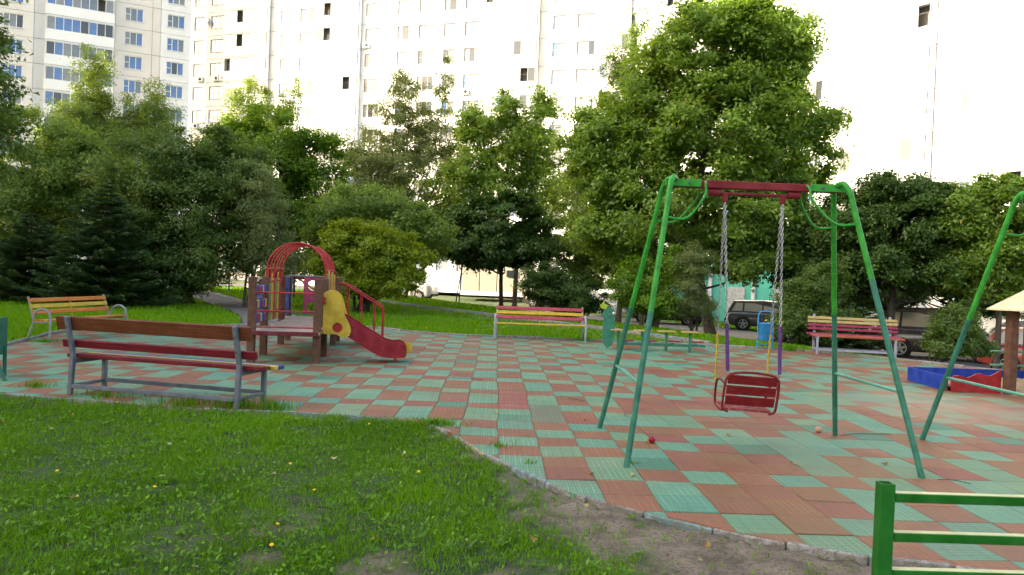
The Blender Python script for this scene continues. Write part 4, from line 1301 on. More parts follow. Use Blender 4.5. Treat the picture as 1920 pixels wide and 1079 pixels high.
# ------------------------------------------------------------------ caterpillar table with seats
ct = thing('caterpillar_table', (2.93, 17.75, 0), 'green caterpillar play bench with yellow tops and low red seats', 'play bench', R(2.5))
p_cgrn = paint((.035, .20, .125), .5, (.08, .2, .14), .72); p_cyel = paint((.55, .40, .13), .55, (.45, .38, .25), .68, grain=True); p_cred = paint((.38, .06, .05), .55, (.45, .2, .16), .68, grain=True)
hd = spline([(.04, .05, 0), (.16, .12, 0), (.215, .30, 0), (.21, .55, 0), (.20, .75, 0), (.21, .86, 0), (.17, .96, 0), (.07, 1.0, 0), (-.03, .95, 0), (-.06, .88, 0), (-.105, .82, 0), (-.06, .76, 0), (-.06, .6, 0), (-.065, .3, 0), (-.03, .12, 0)], 4)
shape('head_board', [(p.x, p.y) for p in hd[:-1]], [circle(.02, .22, .014, 8)], .03, p_cgrn, ct, Matrix.Translation((-.32, -.04, 0)) @ Matrix(((1, 0, 0, 0), (0, 0, -1, 0), (0, 1, 0, 0), (0, 0, 0, 1))))
MB().plate([(-.12, .96), (.05, .93), (.0, 1.02), (.06, 1.05), (-.05, 1.06), (-.06, 1.14), (-.12, 1.08), (-.17, 1.03)], .02, lambda u, v_, w: Vector((u - .30, .02 + w, v_))).build('crest', paint((.40, .52, .04), .5), ct)
ey = MB(); ey.lathe([(.004, -.05), (.03, -.042), (.042, -.01), (.04, .01)], (-.14, -.06, .86), 12, axis='Y'); ey.build('eye', paint((.6, .58, .52), .4), ct)
MB().lathe([(.012, -.012), (.016, 0)], (-.14, -.105, .86), 8, axis='Y').build('pupil', m_black, ct)
MB().tube([(-.27, -.062, .845), (-.24, -.062, .83), (-.21, -.062, .845)], .006, 6).build('mouth', paint((.5, .5, .45), .5), ct)
for i in range(4):
    x = .0 + i * .575
    MB().box((x, 0, .225), (.06, .06, .47), ch=.006).build('post', p_cgrn, ct)
    MB().box((x, 0, .475), (.40, .26, .03), ch=.012).build('table_top', p_cyel, ct)
    MB().box((x + .27, .38, .215), (.34, .22, .03), ch=.012).build('low_seat', p_cred, ct)
    MB().bar((x + .03, .02, .16), (x + .27, .38, .16), .05, .05, ch=.005).build('seat_arm', p_cgrn, ct)
MB().bar((.0, .02, .155), (2.1, .02, .155), .05, .06, ch=.005).build('spine_rail', p_cgrn, ct)

# ------------------------------------------------------------------ blue litter bin
bn = thing('litter_bin', (6.96, 19.28, 0), 'blue metal litter bin on a bent pipe stand', 'litter bin', R(-8))
p_blue = paint((.03, .30, .68), .4, (.06, .12, .2), .72)
MB().tube(spline([(-.19, 0, -.03), (-.185, 0, .4), (-.18, 0, .86), (-.13, 0, .96), (0, 0, .985), (.13, 0, .96), (.18, 0, .86), (.185, 0, .4), (.19, 0, -.03)], 6), .017, 8).build('stand', p_blue, bn)
MB().tube([(-.185, 0, .14), (.185, 0, .14)], .012, 8).build('stand_bar', p_blue, bn)
MB().lathe([(.13, .24), (.14, .25), (.165, .66), (.172, .665), (.172, .685), (.155, .685), (.13, .27)], (0, -.0, 0), 20).build('bucket', p_blue, bn)
for sx in (-1, 1): MB().box((sx * .172, 0, .58), (.03, .03, .05), ch=.004).build('pivot', dkbolt, bn)

# ------------------------------------------------------------------ sandbox with roof
p_sblu = paint((.010, .05, .38), .45, (.2, .2, .3), .74); p_sred = paint((.33, .018, .022), .4, (.45, .2, .18), .76)
p_canv = paint((.62, .52, .32), .6, (.5, .43, .28), .72)
sb = thing('sandbox', (7.62, 12.45, 0), 'roofed sandbox with blue sides and a red wavy front board', 'sandbox')
X2, Y2 = 4.2, 1.5
MB().bar((.02, .12, .125), (.08, Y2 - .1, .125), .03, .25, ch=.004).build('side_board', p_sblu, sb)
MB().bar((.1, Y2 - .06, .125), (X2, Y2 - .04, .125), .03, .25, ch=.004).build('back_board', p_sblu, sb)
MB().bar((X2, .1, .125), (X2, Y2, .125), .03, .25, ch=.004).build('side_board', p_sblu, sb)
wv = [(0, .0), (.84, .0), (.84, .385), (.80, .38), (.74, .335), (.66, .295), (.58, .30), (.50, .325), (.42, .32), (.34, .275), (.27, .25), (.20, .265), (.12, .285), (.05, .275), (0, .23)]
fmx = Matrix.Translation((.03, .0, .0)) @ Matrix(((1, 0, 0, 0), (0, 0, -1, 0), (0, 1, 0, 0), (0, 0, 0, 1)))
shape('front_board', wv, [], .03, p_sred, sb, fmx)
shape('front_board', [(4.0 - x, z) for x, z in wv][::-1], [], .03, p_sred, sb, fmx)
MB().lathe([(.014, -.012), (.014, 0)], (.10, -.02, .2), 8, axis='Y').build('bolt', paint((.6, .6, .6), .3), sb)
MB().box((.0, .09, .12), (.05, .05, .27), ch=.005).build('corner_stake', p_post, sb)
for x, y in ((.98, -.06), (2.6, -1.2), (4.05, .55), (2.55, 1.72)):
    MB().box((x, y, .72), (.15, .15, 1.5), ch=.015).build('post', p_post, sb)
rv = [(.52, -.08, 1.42), (2.6, -1.65, 1.42), (4.6, .5, 1.42), (2.5, 2.1, 1.42), (2.55, .25, 2.5)]
for a_, b_ in ((0, 1), (1, 2), (2, 3), (3, 0)):
    n = 8; pts = []
    A_, B_, C_ = Vector(rv[a_]), Vector(rv[b_]), Vector(rv[4])
    mb = MB(); vs = []
    for i in range(n + 1):
        t = i / n
        sag = -.05 * math.sin(t * math.pi)
        p0 = A_.lerp(C_, t) + Vector((0, 0, sag)); p1 = B_.lerp(C_, t) + Vector((0, 0, sag))
        vs += [p0, p1]
    vs2 = [v_ - Vector((0, 0, .025)) for v_ in vs]
    k_ = len(vs)
    fs = []
    for i in range(n):
        fs += [(2 * i, 2 * i + 1, 2 * i + 3, 2 * i + 2), (k_ + 2 * i, k_ + 2 * i + 2, k_ + 2 * i + 3, k_ + 2 * i + 1), (2 * i, 2 * i + 2, k_ + 2 * i + 2, k_ + 2 * i), (2 * i + 1, k_ + 2 * i + 1, k_ + 2 * i + 3, 2 * i + 3)]
    fs.append((0, k_, k_ + 1, 1))
    mb.add(vs + vs2, fs).build('roof_panel', p_canv, sb)
for z in (.42, .66): MB().tube([(1.08, .6, z), (2.9, .6, z)], .018, 8).build('inner_rail', p_tealL, sb)
for k, m_ in enumerate((p_tblu, p_tyel, p_tred)):
    MB().box((1.75 + k * .07, .2, .30), (.06, .3, .26), ch=.01).build('counter_block', m_, sb)
m_sand, nt, b, L = new_mat('sand')
L.new(mixc(nt, ramp(nt, noise(nt, 3, 8, .7), .3, .7), (.27, .19, .11), (.46, .35, .23)), b.inputs['Base Color']); b.inputs['Roughness'].default_value = 1
bump(nt, b, noise(nt, 24, 8, .75), .9, .03)
U, V_ = np.meshgrid(np.linspace(.1, X2 - .02, 50), np.linspace(-.25, Y2 - .08, 30))
Z = .07 + .10 * np.exp(-((U - 1.7) ** 2 / .35 + (V_ - .7) ** 2 / .3)) + .07 * np.exp(-((U - 2.9) ** 2 / .3 + (V_ - 1.2) ** 2 / .2)) + (vnoise(U, V_, 9) - .5) * .10
inner = (V_ > .03) | ((U > .95) & (U < 3.2))
Z = np.where(V_ < .05, np.where(inner, .02 + (V_ + .25) * .2, -.03), Z)
nn = U.shape[1]; q = (np.arange(U.shape[0] - 1)[:, None] * nn + np.arange(nn - 1)[None]).ravel()
me = mesh_np('sand', np.stack([U + 7.62, V_ + 12.45, Z], -1).reshape(-1, 3), np.stack([q, q + 1, q + 1 + nn, q + nn], 1), m_sand, smooth_=True)
tag(link('sand', me), 'heaped play sand inside the sandbox', 'sand', kind='stuff')

# ------------------------------------------------------------------ green rail fence, front right corner
fn = thing('rail_fence', (1.81, 3.4, 0), 'bright green square-tube rail fence in the front right corner', 'fence')
p_fgrn = paint((.008, .145, .014), .32, (.02, .05, .02), .70); p_rust = paint((.08, .04, .03), .8)
for px_ in (0, 2.0):
    t_ = .004; w = .062
    pm = MB()
    pm.box((px_, -w / 2 + t_ / 2, .375), (w, t_, .85), ch=.001); pm.box((px_, w / 2 - t_ / 2, .375), (w, t_, .85), ch=.001)
    pm.box((px_ - w / 2 + t_ / 2, 0, .375), (t_, w - 2 * t_, .849), ch=.001); pm.box((px_ + w / 2 - t_ / 2, 0, .375), (t_, w - 2 * t_, .849), ch=.001)
    pm.build('post', p_fgrn, fn)
    MB().box((px_, 0, .72), (w - .012, w - .012, .006), ch=.001).build('post_inside', p_rust, fn)
p_cream = paint((.56, .58, .30), .45, (.2, .3, .12), .72)
for z in (.735, .555, .385, .215):
    MB().box((1.02, 0, z), (1.96, .04, .04), ch=.003).build('rail', p_fgrn, fn)
    MB().box((1.02, .002, z + .0215), (1.96, .036, .003), ch=.001).build('rail_top', p_cream, fn)

# something green at the left edge: the end of another painted bench
ge = thing('green_bench', (-6.87, 10.75, 0), 'dark green bench end cut off by the left edge of the picture', 'bench', R(0))
p_dg = paint((.015, .12, .075), .5)
for x in (0, -1.6):
    MB().tube(spline([(x + .37, -.5, -.02), (x + .16, -.35, .22), (x + .03, -.25, .42)], 5), .025, 8).build('leg', p_dg, ge)
    MB().tube(spline([(x + .03, .0, -.02), (x + .03, .0, .42)], 5), .025, 8).build('leg', p_dg, ge)
    MB().box((x + .01, -.15, .56), (.03, .42, .52), ch=.01).build('end_board', p_dg, ge)
for k in range(3): MB().box((-.8, .02 - k * .16, .44), (1.56, .14, .035), ch=.006).build('seat_plank', p_dg, ge)

# ------------------------------------------------------------------ far yard things
cf = thing('climbing_frame', tuple(at(425, 540, 46) * Vector((1, 1, 0)) if 0 else (-17.6, 46, 0)), 'far climbing frame of blue, pink and orange pipes beyond the dark bush', 'climbing frame', R(-5))
for x, m_ in ((-.6, paint((.06, .22, .45), .5)), (.5, paint((.5, .2, .05), .5)), (-1.7, paint((.4, .3, .05), .5)), (1.6, paint((.06, .22, .45), .5))):
    MB().tube([(x, 0, 0), (x, 0, 1.85)], .05, 8).build('post', m_, cf)
for z in (.5, 1.0, 1.5):
    MB().tube([(-1.9, 0, z), (1.8, 0, z)], .03, 8).build('rail', paint((.48, .22, .2), .5), cf)
ft = thing('far_play_tower', (-11.6, 41, 0), 'far blue and yellow play tower seen through the red hoops', 'play tower')
for x in (-.5, .5):
    for y in (0, 1):
        MB().tube([(x, y, 0), (x, y, 3.0)], .06, 8).build('post', p_tblu, ft)
MB().box((0, .5, 1.0), (1.1, 1.1, .06), ch=.01).build('deck', p_tblu, ft)
MB().box((-.0, -.05, 1.45), (.85, .04, .75), ch=.02).build('panel', p_tyel, ft)
MB().box((.62, .5, 1.5), (.04, .9, 1.0), ch=.02).build('panel', p_tyel, ft)
MB().plate([(-.8, 2.5), (.8, 2.5), (0, 3.2)], 1.2, lambda u, v_, w: Vector((u, .5 + w, v_))).build('roof', p_tyel, ft)
MB().bar((.9, .5, 1.0), (2.3, .5, .1), .5, .05).build('slide', p_tyel, ft)
rt = thing('red_play_house', (-27.2, 40.0, 0), 'red and orange play house glimpsed through leaves at the left edge', 'play house')
for x in (-.7, .7):
    for y in (-.7, .7): MB().box((x, y, 1.3), (.12, .12, 2.6), ch=.01).build('post', p_tyel, rt)
MB().box((0, -.7, 1.7), (1.3, .05, 1.3), ch=.01).build('front_panel', paint((.55, .06, .06), .5), rt)
MB().box((.7, 0, 1.7), (.05, 1.3, 1.2), ch=.01).build('side_panel', paint((.55, .18, .04), .5), rt)
MB().plate([(-1.0, 2.6), (1.0, 2.6), (0, 3.5)], 1.9, lambda u, v_, w: Vector((u, w, v_))).build('roof', paint((.5, .03, .04), .5), rt)
MB().box((0, 0, 1.0), (1.5, 1.5, .08), ch=.01).build('deck', p_post, rt)
lp = thing('street_lamp', (-8.86, 45, 0), 'street lamp with a white globe rising between the trees', 'street lamp')
MB().tube([(0, 0, 0), (0, 0, .9), (0, 0, 6.6)], [.09, .075, .045], 10).build('pole', p_grey, lp)
MB().lathe([(.05, 6.58), (.20, 6.66), (.29, 6.78), (.30, 6.88), (.24, 7.0), (.1, 7.08), (.02, 7.1)], seg=18).build('globe', paint((.82, .84, .88), .3, var=.03), lp)

# ------------------------------------------------------------------ small things lying about
def apple(loc, col, label, r=.036):
    a_ = thing('apple', loc, label, 'apple')
    MB().lathe([(.004, .012), (.014, .004), (.026, .006), (.036, .03), (.036, .045), (.026, .062), (.012, .066), (.004, .058)], seg=14).build('flesh', paint(col, .35, var=.3, scale=20), a_)
    MB().tube([(0, 0, .056), (.004, .002, .075)], .0015, 5).build('stalk', p_post, a_)
    a_.scale = (r / .036,) * 3
apple((1.67, 7.75, 0), (.36, .012, .022), 'red apple lying on the tiles beside the near swing leg')
apple((3.78, 8.62, 0), (.62, .36, .24), 'pale yellow-pink apple lying by the far right swing leg')
def twig(pts, r, label):
    t_ = MB().tube(spline(pts, 5), r, 6).build('twig', paint((.06, .042, .03), .9)); tag(t_, label, 'twig')
twig([(3.95, 8.42, .012), (4.15, 8.5, .02), (4.4, 8.56, .014), (4.62, 8.60, .012)], .0035, 'thin dark twig beside the far right swing leg')
twig([(3.98, 6.60, .012), (4.1, 6.55, .02), (4.2, 6.48, .012)], .0035, 'short twig at the foot of the front right swing leg')
twig([(-.72, 11.95, .012), (-.4, 11.97, .02), (-.15, 11.93, .012)], .0035, 'thin twig lying in the middle of the rubber floor')
twig([(1.05, 10.35, .012), (1.16, 10.25, .02), (1.25, 10.15, .012)], .0035, 'short twig behind the left swing legs')
fl_m = [leaf_mat('dry_leaf', a_, b_, .15) for a_, b_ in (((.20, .17, .10), (.34, .30, .20)), ((.30, .27, .16), (.42, .40, .28)), ((.16, .09, .03), (.30, .18, .06)))]
lme = []
for k, m_ in enumerate(fl_m):
    for s_ in range(2):
        mb = MB(); n = 9
        ol = [(math.cos(t) * .034 * (1 + .25 * math.cos(3 * t + s_)), math.sin(t) * .021 * (1 + .15 * math.sin(2 * t)), .006 * math.sin(2 * t + k) + .008 * abs(math.cos(t))) for t in np.linspace(0, 2 * math.pi, n, endpoint=False)]
        mb.add(ol + [(0, 0, -.002)], [(i, (i + 1) % n, n) for i in range(n)])
        o = mb.build('fallen_leaf', m_); at_ = o.data.attributes.new('tint', 'FLOAT', 'FACE'); at_.data.foreach_set('value', [.3 + .4 * ((i * 7) % 5) / 5 for i in range(n)])
        lme.append(o.data); bpy.data.objects.remove(o)
lr = random.Random(9); n_l = 0
while n_l < 32:
    y = lr.uniform(3.9, 8.6); x = lr.uniform(-.66, .35) * y
    if inside(OUT, [x], [y])[0]: continue
    o = link('fallen_leaf', lr.choice(lme), None, (x, y, .012 + lr.uniform(0, .035)), lr.uniform(0, 6.28)); o.rotation_euler[0] = lr.uniform(-.6, .6); o.rotation_euler[1] = lr.uniform(-.5, .5)
    s_ = lr.uniform(.45, 1.1); o.scale = (s_, s_, s_)
    tag(o, 'small dry leaf lying in the front lawn', 'leaf', 'fallen leaves in the front lawn'); n_l += 1
for k in range(34):
    y = lr.uniform(6.2, 17); x = lr.uniform(-.25, .55) * y
    if not inside(OUT, [x], [y])[0]: continue
    o = link('fallen_leaf', lr.choice(lme), None, (x, y, .012), lr.uniform(0, 6.28)); s_ = lr.uniform(.5, 1.2); o.scale = (s_, s_, s_)
    tag(o, 'small dry leaf lying on the rubber tiles', 'leaf', 'fallen leaves on the rubber floor')
# dandelions
hd_ = MB().lathe([(.006, -.006), (.013, .0), (.017, .006), (.010, .010), (.002, .011)], seg=10).build('flower_head', paint((.75, .52, .015), .6)); hdm = hd_.data; bpy.data.objects.remove(hd_)
st_ = MB().tube([(0, 0, -.05), (.004, 0, .02), (0, .002, .075)], .0022, 5).build('stem', paint((.08, .16, .03), .6)); stm = st_.data; bpy.data.objects.remove(st_)
for (px_, py_) in ((544, 876), (290, 920), (589, 926), (520, 991), (509, 1031), (785, 891), (107, 890), (692, 800)):
    p = at(px_, py_, 1.0) ; d = p - Vector((0, 0, EYE)); t = (.05 - EYE) / d.z; x, y = d.x * t, d.y * t
    dn_ = thing('dandelion', (x, y, 0), 'yellow dandelion flower open in the front lawn', 'flower', 0, 'dandelions in the front lawn')
    link('stem', stm, dn_); h_ = link('flower_head', hdm, dn_, (0, .002, .075)); h_.rotation_euler = (lr.uniform(-.5, .5), lr.uniform(-.4, .4), 0); h_.scale = (.85,) * 3

# ================================================================== TREES AND SHRUBS
def leaf_quads(P, Nrm, size, r_, aspect=.72, droop=.0, tri=False):
    """P points, Nrm rough normals; returns verts (n*4,3)"""
    n = len(P)
    nr = Nrm + r_.normal(0, .55, (n, 3)); nr /= np.linalg.norm(nr, axis=1)[:, None] + 1e-9
    t = r_.normal(0, 1, (n, 3)); t[:, 2] -= droop
    t -= nr * (t * nr).sum(1)[:, None]; t /= np.linalg.norm(t, axis=1)[:, None] + 1e-9
    s_ = np.cross(nr, t)
    sz = (size * r_.uniform(.6, 1.35, n))[:, None]
    a = P - t * sz * .5; c = P + t * sz * .5 - nr * sz * .08
    b_ = P + s_ * sz * aspect * .5 + nr * sz * .06; d = P - s_ * sz * aspect * .5 + nr * sz * .06
    if tri:
        return np.stack([a + s_ * sz * aspect * .5 + nr * sz * .04, a - s_ * sz * aspect * .5 + nr * sz * .04, c], 1).reshape(-1, 3)
    return np.stack([a, b_, c, d], 1).reshape(-1, 3)
def ell(px, py, rx, ry, Y, dy=None):
    c = at(px, py, Y); k = Y / FPX
    return (np.array(c), np.array([rx * k, (dy if dy else rx * k * .9), ry * k]))
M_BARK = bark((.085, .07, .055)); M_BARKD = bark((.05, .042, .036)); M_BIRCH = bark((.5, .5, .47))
def foliage(ells, n, size, r_, clump=.45, flat=.65, style='leafy', shell=.5, droop=.3, aspect=.72):
    vol = np.array([e[1].prod() ** (2 / 3) for e in ells]); share = vol / vol.sum()
    Ps, Ns, Ts, CC = [], [], [], []
    for (c, r), sh in zip(ells, share):
        m = int(n * sh)
        if m < 10: continue
        nc = max(6, int(3.4 * r.prod() ** (2 / 3) / clump ** 2))
        d = r_.normal(0, 1, (nc, 3)); d /= np.linalg.norm(d, axis=1)[:, None]
        rad = shell + (1 - shell) * r_.random(nc) ** .6
        rad *= r_.uniform(.82, 1.12, nc)
        cc = c + d * rad[:, None] * r
        k = r_.integers(0, nc, m)
        w = r_.uniform(.55, 1.25, nc) * clump
        off = r_.normal(0, 1, (m, 3)) * (w[k][:, None]) * np.array([.62, .62, .62 * flat])
        if style == 'birch':
            off[:, :2] *= .75; off[:, 2] = -np.abs(r_.normal(0, 1, m)) * w[k] * 1.3
        P = cc[k] + off
        out = (P - c) / r; out /= np.linalg.norm(out, axis=1)[:, None] + 1e-9
        Nn = out * .55 + np.array([0, 0, .75])
        Ps.append(P); Ns.append(Nn); CC.append(cc)
        ct = r_.normal(.5, .16, nc)
        Ts.append(np.clip(ct[k] + r_.normal(0, .12, m), 0, .925))
    P = np.concatenate(Ps); T = np.concatenate(Ts)
    T = np.where(r_.random(len(T)) < .006, 1.0, T)
    V = leaf_quads(P, np.concatenate(Ns), size, r_, aspect, droop, True)
    F = np.arange(len(P) * 3).reshape(-1, 3)
    return V, F, T, np.concatenate(CC)
tree_seed = [100]
def tree(name, label, cat, base, ells, n, size, mat, trunk=(.14, .05), stems=1, limbs=14, clump=.45, style='leafy', bk=None, shell=.5, flat=.65, lean=(0, 0), group=None, aspect=.72, spread=.5, zb=None):
    tree_seed[0] += 1; r_ = np.random.default_rng(tree_seed[0])
    x, y = base; z = float(ground_z(x, y)) - .06 if zb is None else zb
    root = thing(name, (x, y, z), label, cat, 0, group)
    V, F, T, CC = foliage(ells, int(n * 2.05), size * 1.08, r_, clump, flat, style, shell, aspect=aspect)
    o0 = np.array([x, y, z])
    crown = link('crown', mesh_np('crown', V - o0, F, mat, T), root)
    top = max(ells, key=lambda e: e[0][2] + e[1][2]); mid = np.mean([e[0] for e in ells], 0)
    tops = []
    for s_ in range(stems):
        if stems == 1:
            b0 = np.zeros(3); e0 = np.array([top[0][0] - x, top[0][1] - y, top[0][2] + top[1][2] * .55 - z])
        else:
            an = 2 * np.pi * s_ / stems + r_.uniform(-.4, .4); b0 = np.array([np.cos(an) * .12 * spread * 2, np.sin(an) * .12 * spread * 2, 0])
            k = CC[r_.integers(len(CC))] - o0; e0 = k
        m1 = b0 + (e0 - b0) * .35 + np.array([lean[0], lean[1], 0]) + r_.normal(0, .06, 3) * (e0[2] - b0[2]) * .3
        pts = spline([b0, m1, b0 + (e0 - b0) * .7 + r_.normal(0, .05, 3) * e0[2] * .3, e0], 6)
        k = len(pts)
        rr = [max(.008, trunk[0] + (trunk[1] - trunk[0]) * min(1, i / (k * .55)) - (trunk[1] * .8) * max(0, (i - k * .55) / (k * .45))) * (1.35 if i == 0 else 1) for i in range(k)]
        MB().tube(pts, rr, 10, cap=False).build('trunk', bk or M_BARK, root)
        tops.append((pts, rr))
    lm = MB()
    for i in range(limbs):
        pts, rr = tops[i % stems]
        k = CC[r_.integers(len(CC))] - o0
        zs = [j for j, p in enumerate(pts) if p.z < k[2] - .1 * abs(k[2])] or [len(pts) // 3]
        j = zs[min(len(zs) - 1, max(len(pts) // 4, int(len(zs) * .8)))] if len(zs) > len(pts) // 4 else zs[-1]
        a_ = pts[j]; b_ = Vector(k)
        m_ = a_.lerp(b_, .5) + Vector((0, 0, -.08 * (b_ - a_).length)) + Vector(r_.normal(0, .06, 3)) * (b_ - a_).length
        lm.tube(spline([a_, m_, b_], 5), [max(.006, min(rr[j] * .6, .055) * (1 - t) + .006) for t in np.linspace(0, 1, 11)], 6, cap=False)
    if limbs: lm.build('branches', bk or M_BARK, root)
    return root
def spruce(label, base, H_, Rm, mat, n=24000, nm='spruce_tree', zl=.05):
    tree_seed[0] += 1; r_ = np.random.default_rng(tree_seed[0])
    x, y = base; z = float(ground_z(x, y)) - .06
    root = thing(nm, (x, y, z), label, 'tree')
    MB().tube([(0, 0, 0), (0.02, 0, H_ * .5), (0, 0.02, H_ * .99)], [.09, .05, .008], 8).build('trunk', M_BARKD, root)
    Pl, Dl, Tl = [], [], []
    br = MB(); lv = int(H_ / .17)
    area = 0
    for i in range(lv):
        t = (i + .5) / lv; zz = zl * H_ + (1 - zl) * H_ * t; rad = Rm * (1 - t) ** .8 + .05
        nb = max(4, int(5 + 9 * (1 - t)))
        for k in range(nb):
            an = 2 * np.pi * (k + r_.random()) / nb + i * .9; rr = rad * r_.uniform(.65, 1.15)
            d = np.array([np.cos(an), np.sin(an), 0]); tip = d * rr + np.array([0, 0, zz + rr * r_.uniform(-.12, .28)])
            b0 = np.array([0, 0, zz + .02]); md = (b0 + tip) / 2 + np.array([0, 0, -.10 * rr])
            m = max(6, int(n * rr / (lv * 9 * Rm * .62)))
            u = r_.random(m) ** .7
            c = (1 - u)[:, None] ** 2 * b0 + 2 * (u * (1 - u))[:, None] * md + (u ** 2)[:, None] * tip
            s_ = np.array([-np.sin(an), np.cos(an), 0])
            wdt = (.06 + .26 * rr * (1 - u)) * r_.uniform(-1, 1, m)
            Pl.append(c + s_ * wdt[:, None] + np.array([0, 0, 1]) * (-.25 * np.abs(wdt) + r_.normal(0, .025, m))[:, None])
            Dl.append(d * 1.0 + s_ * (np.sign(wdt) * .7)[:, None] + np.array([0, 0, 1]) * r_.uniform(-.35, .15, m)[:, None])
            Tl.append(np.clip(r_.normal(.45, .2) + r_.normal(0, .12, m) + .25 * (u > .9), 0, .9))
            br.tube([Vector(b0), Vector(md), Vector(tip)], [.014, .008, .003], 4, cap=False)
    P = np.concatenate(Pl); D = np.concatenate(Dl); D /= np.linalg.norm(D, axis=1)[:, None]; T = np.concatenate(Tl)
    m = len(P); ln = (r_.uniform(.09, .2, m))[:, None]; sd = np.cross(D, r_.normal(0, 1, (m, 3))); sd /= np.linalg.norm(sd, axis=1)[:, None]
    V = np.stack([P + sd * .022, P + D * ln, P - sd * .022], 1).reshape(-1, 3)
    F = np.arange(m * 3).reshape(-1, 3)
    link('crown', mesh_np('crown', V, F, mat, T), root)
    br.build('branches', M_BARKD, root)
    return root
LM_MAPLE = leaf_mat('maple_leaf', (.056, .120, .022), (.195, .325, .070), .48, (.25, .22, .04))
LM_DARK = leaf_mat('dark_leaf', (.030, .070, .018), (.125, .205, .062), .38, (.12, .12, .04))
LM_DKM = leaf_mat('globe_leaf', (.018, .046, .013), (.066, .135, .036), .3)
LM_LIND = leaf_mat('lime_leaf', (.038, .096, .009), (.14, .27, .022), .42, (.2, .2, .03))
LM_GREY = leaf_mat('silver_leaf', (.060, .100, .046), (.20, .26, .135), .42)
LM_YEL = leaf_mat('golden_leaf', (.065, .125, .005), (.25, .33, .02), .42, (.4, .34, .04))
LM_BIRCH = leaf_mat('birch_leaf', (.055, .110, .026), (.19, .29, .075), .45, (.22, .22, .05))
LM_SPR = leaf_mat('spruce_needle', (.012, .032, .012), (.05, .095, .036), .15)
LM_OLIVE = leaf_mat('olive_leaf', (.055, .115, .026), (.185, .29, .080), .45)
NT = 'trees round the playground'
# left side
p = at(-230, 600, 15)
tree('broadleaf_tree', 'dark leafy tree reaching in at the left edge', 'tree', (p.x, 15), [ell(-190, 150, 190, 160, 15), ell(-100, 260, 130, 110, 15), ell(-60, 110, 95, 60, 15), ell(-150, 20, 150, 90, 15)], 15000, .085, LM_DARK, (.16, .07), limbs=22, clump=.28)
spruce('small dark spruce behind the orange bench', (-14.3, 28.0), 4.5, 2.55, LM_SPR, 60000)
spruce('darker spruce left of the orange bench', (-17.6, 29.0), 3.4, 2.3, LM_SPR, 42000)
tree('lime_tree', 'green lime tree behind the spruces', 'tree', (-24.5, 38), [ell(70, 300, 120, 100, 38), ell(160, 330, 100, 75, 38), ell(20, 390, 90, 80, 37)], 26000, .13, LM_OLIVE, (.18, .07), limbs=16, clump=.55)
bx_ = at(225, 560, 48)
tree('birch_tree', 'tall drooping birch in front of the left apartment block', 'tree', (bx_.x, 48), [ell(182, 150, 42, 70, 48), ell(175, 215, 75, 70, 48), ell(286, 190, 45, 55, 48), ell(270, 250, 75, 60, 48), ell(130, 270, 80, 60, 48)], 34000, .11, LM_BIRCH, (.17, .08), stems=2, limbs=26, clump=.62, style='birch', bk=M_BIRCH, shell=.3)
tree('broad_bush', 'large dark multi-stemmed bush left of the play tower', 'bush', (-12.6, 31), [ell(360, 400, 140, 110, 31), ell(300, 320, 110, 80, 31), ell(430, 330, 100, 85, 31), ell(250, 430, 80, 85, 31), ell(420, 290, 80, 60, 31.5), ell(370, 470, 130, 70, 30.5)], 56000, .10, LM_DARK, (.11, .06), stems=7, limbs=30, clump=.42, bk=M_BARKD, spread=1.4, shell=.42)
tree('silver_bush', 'grey-green willow-leaved bush beside the play tower', 'bush', (-9.8, 30), [ell(500, 430, 52, 75, 30), ell(478, 360, 60, 60, 30), ell(520, 500, 42, 50, 29.5)], 20000, .10, LM_GREY, (.06, .03), stems=4, limbs=16, clump=.34, aspect=.32)
bx_ = at(470, 560, 56)
tree('birch_tree', 'pale slim birch left of the round lime crown', 'tree', (bx_.x, 56), [ell(470, 185, 45, 45, 56), ell(425, 235, 35, 40, 56), ell(520, 215, 40, 45, 56), ell(550, 170, 14, 45, 56), ell(465, 260, 80, 50, 56)], 19000, .11, LM_BIRCH, (.13, .06), stems=2, limbs=18, clump=.6, style='birch', bk=M_BIRCH, shell=.2)
bx_ = at(530, 560, 41)
tree('lime_tree', 'round bright green lime crown above the red hoops', 'tree', (bx_.x, 41), [ell(520, 290, 100, 78, 41), ell(590, 330, 62, 100, 41), ell(450, 290, 70, 65, 41), ell(540, 390, 105, 75, 41)], 42000, .125, LM_LIND, (.2, .09), limbs=18, clump=.52)
bx_ = at(650, 560, 46)
tree('pear_tree', 'grey-green tree right of the white lamp globe', 'tree', (bx_.x + 1, 47), [ell(720, 330, 95, 85, 47), ell(760, 235, 65, 85, 48), ell(690, 290, 55, 60, 48), ell(835, 170, 20, 60, 49), ell(830, 260, 60, 70, 48), ell(760, 160, 30, 35, 48)], 30000, .11, LM_GREY, (.16, .07), stems=3, limbs=34, clump=.48, shell=.2)
tree('apple_bush', 'soft green spreading tree behind the golden bush', 'tree', (-6.0, 35), [ell(640, 430, 70, 55, 34), ell(700, 400, 110, 55, 35), ell(770, 440, 75, 50, 34), ell(620, 480, 50, 60, 34)], 30000, .11, LM_OLIVE, (.10, .05), stems=3, limbs=20, clump=.42)
tree('golden_bush', 'yellow-green rounded bush beside the slide', 'bush', (-5.2, 29.5), [ell(690, 470, 92, 52, 29.5), ell(660, 510, 75, 50, 29), ell(765, 490, 48, 36, 29.5), ell(720, 520, 70, 35, 29), ell(645, 440, 40, 26, 29.5)], 34000, .085, LM_YEL, (.07, .035), stems=8, limbs=26, clump=.27, spread=1.2, bk=M_BARKD)
bx_ = at(965, 550, 46)
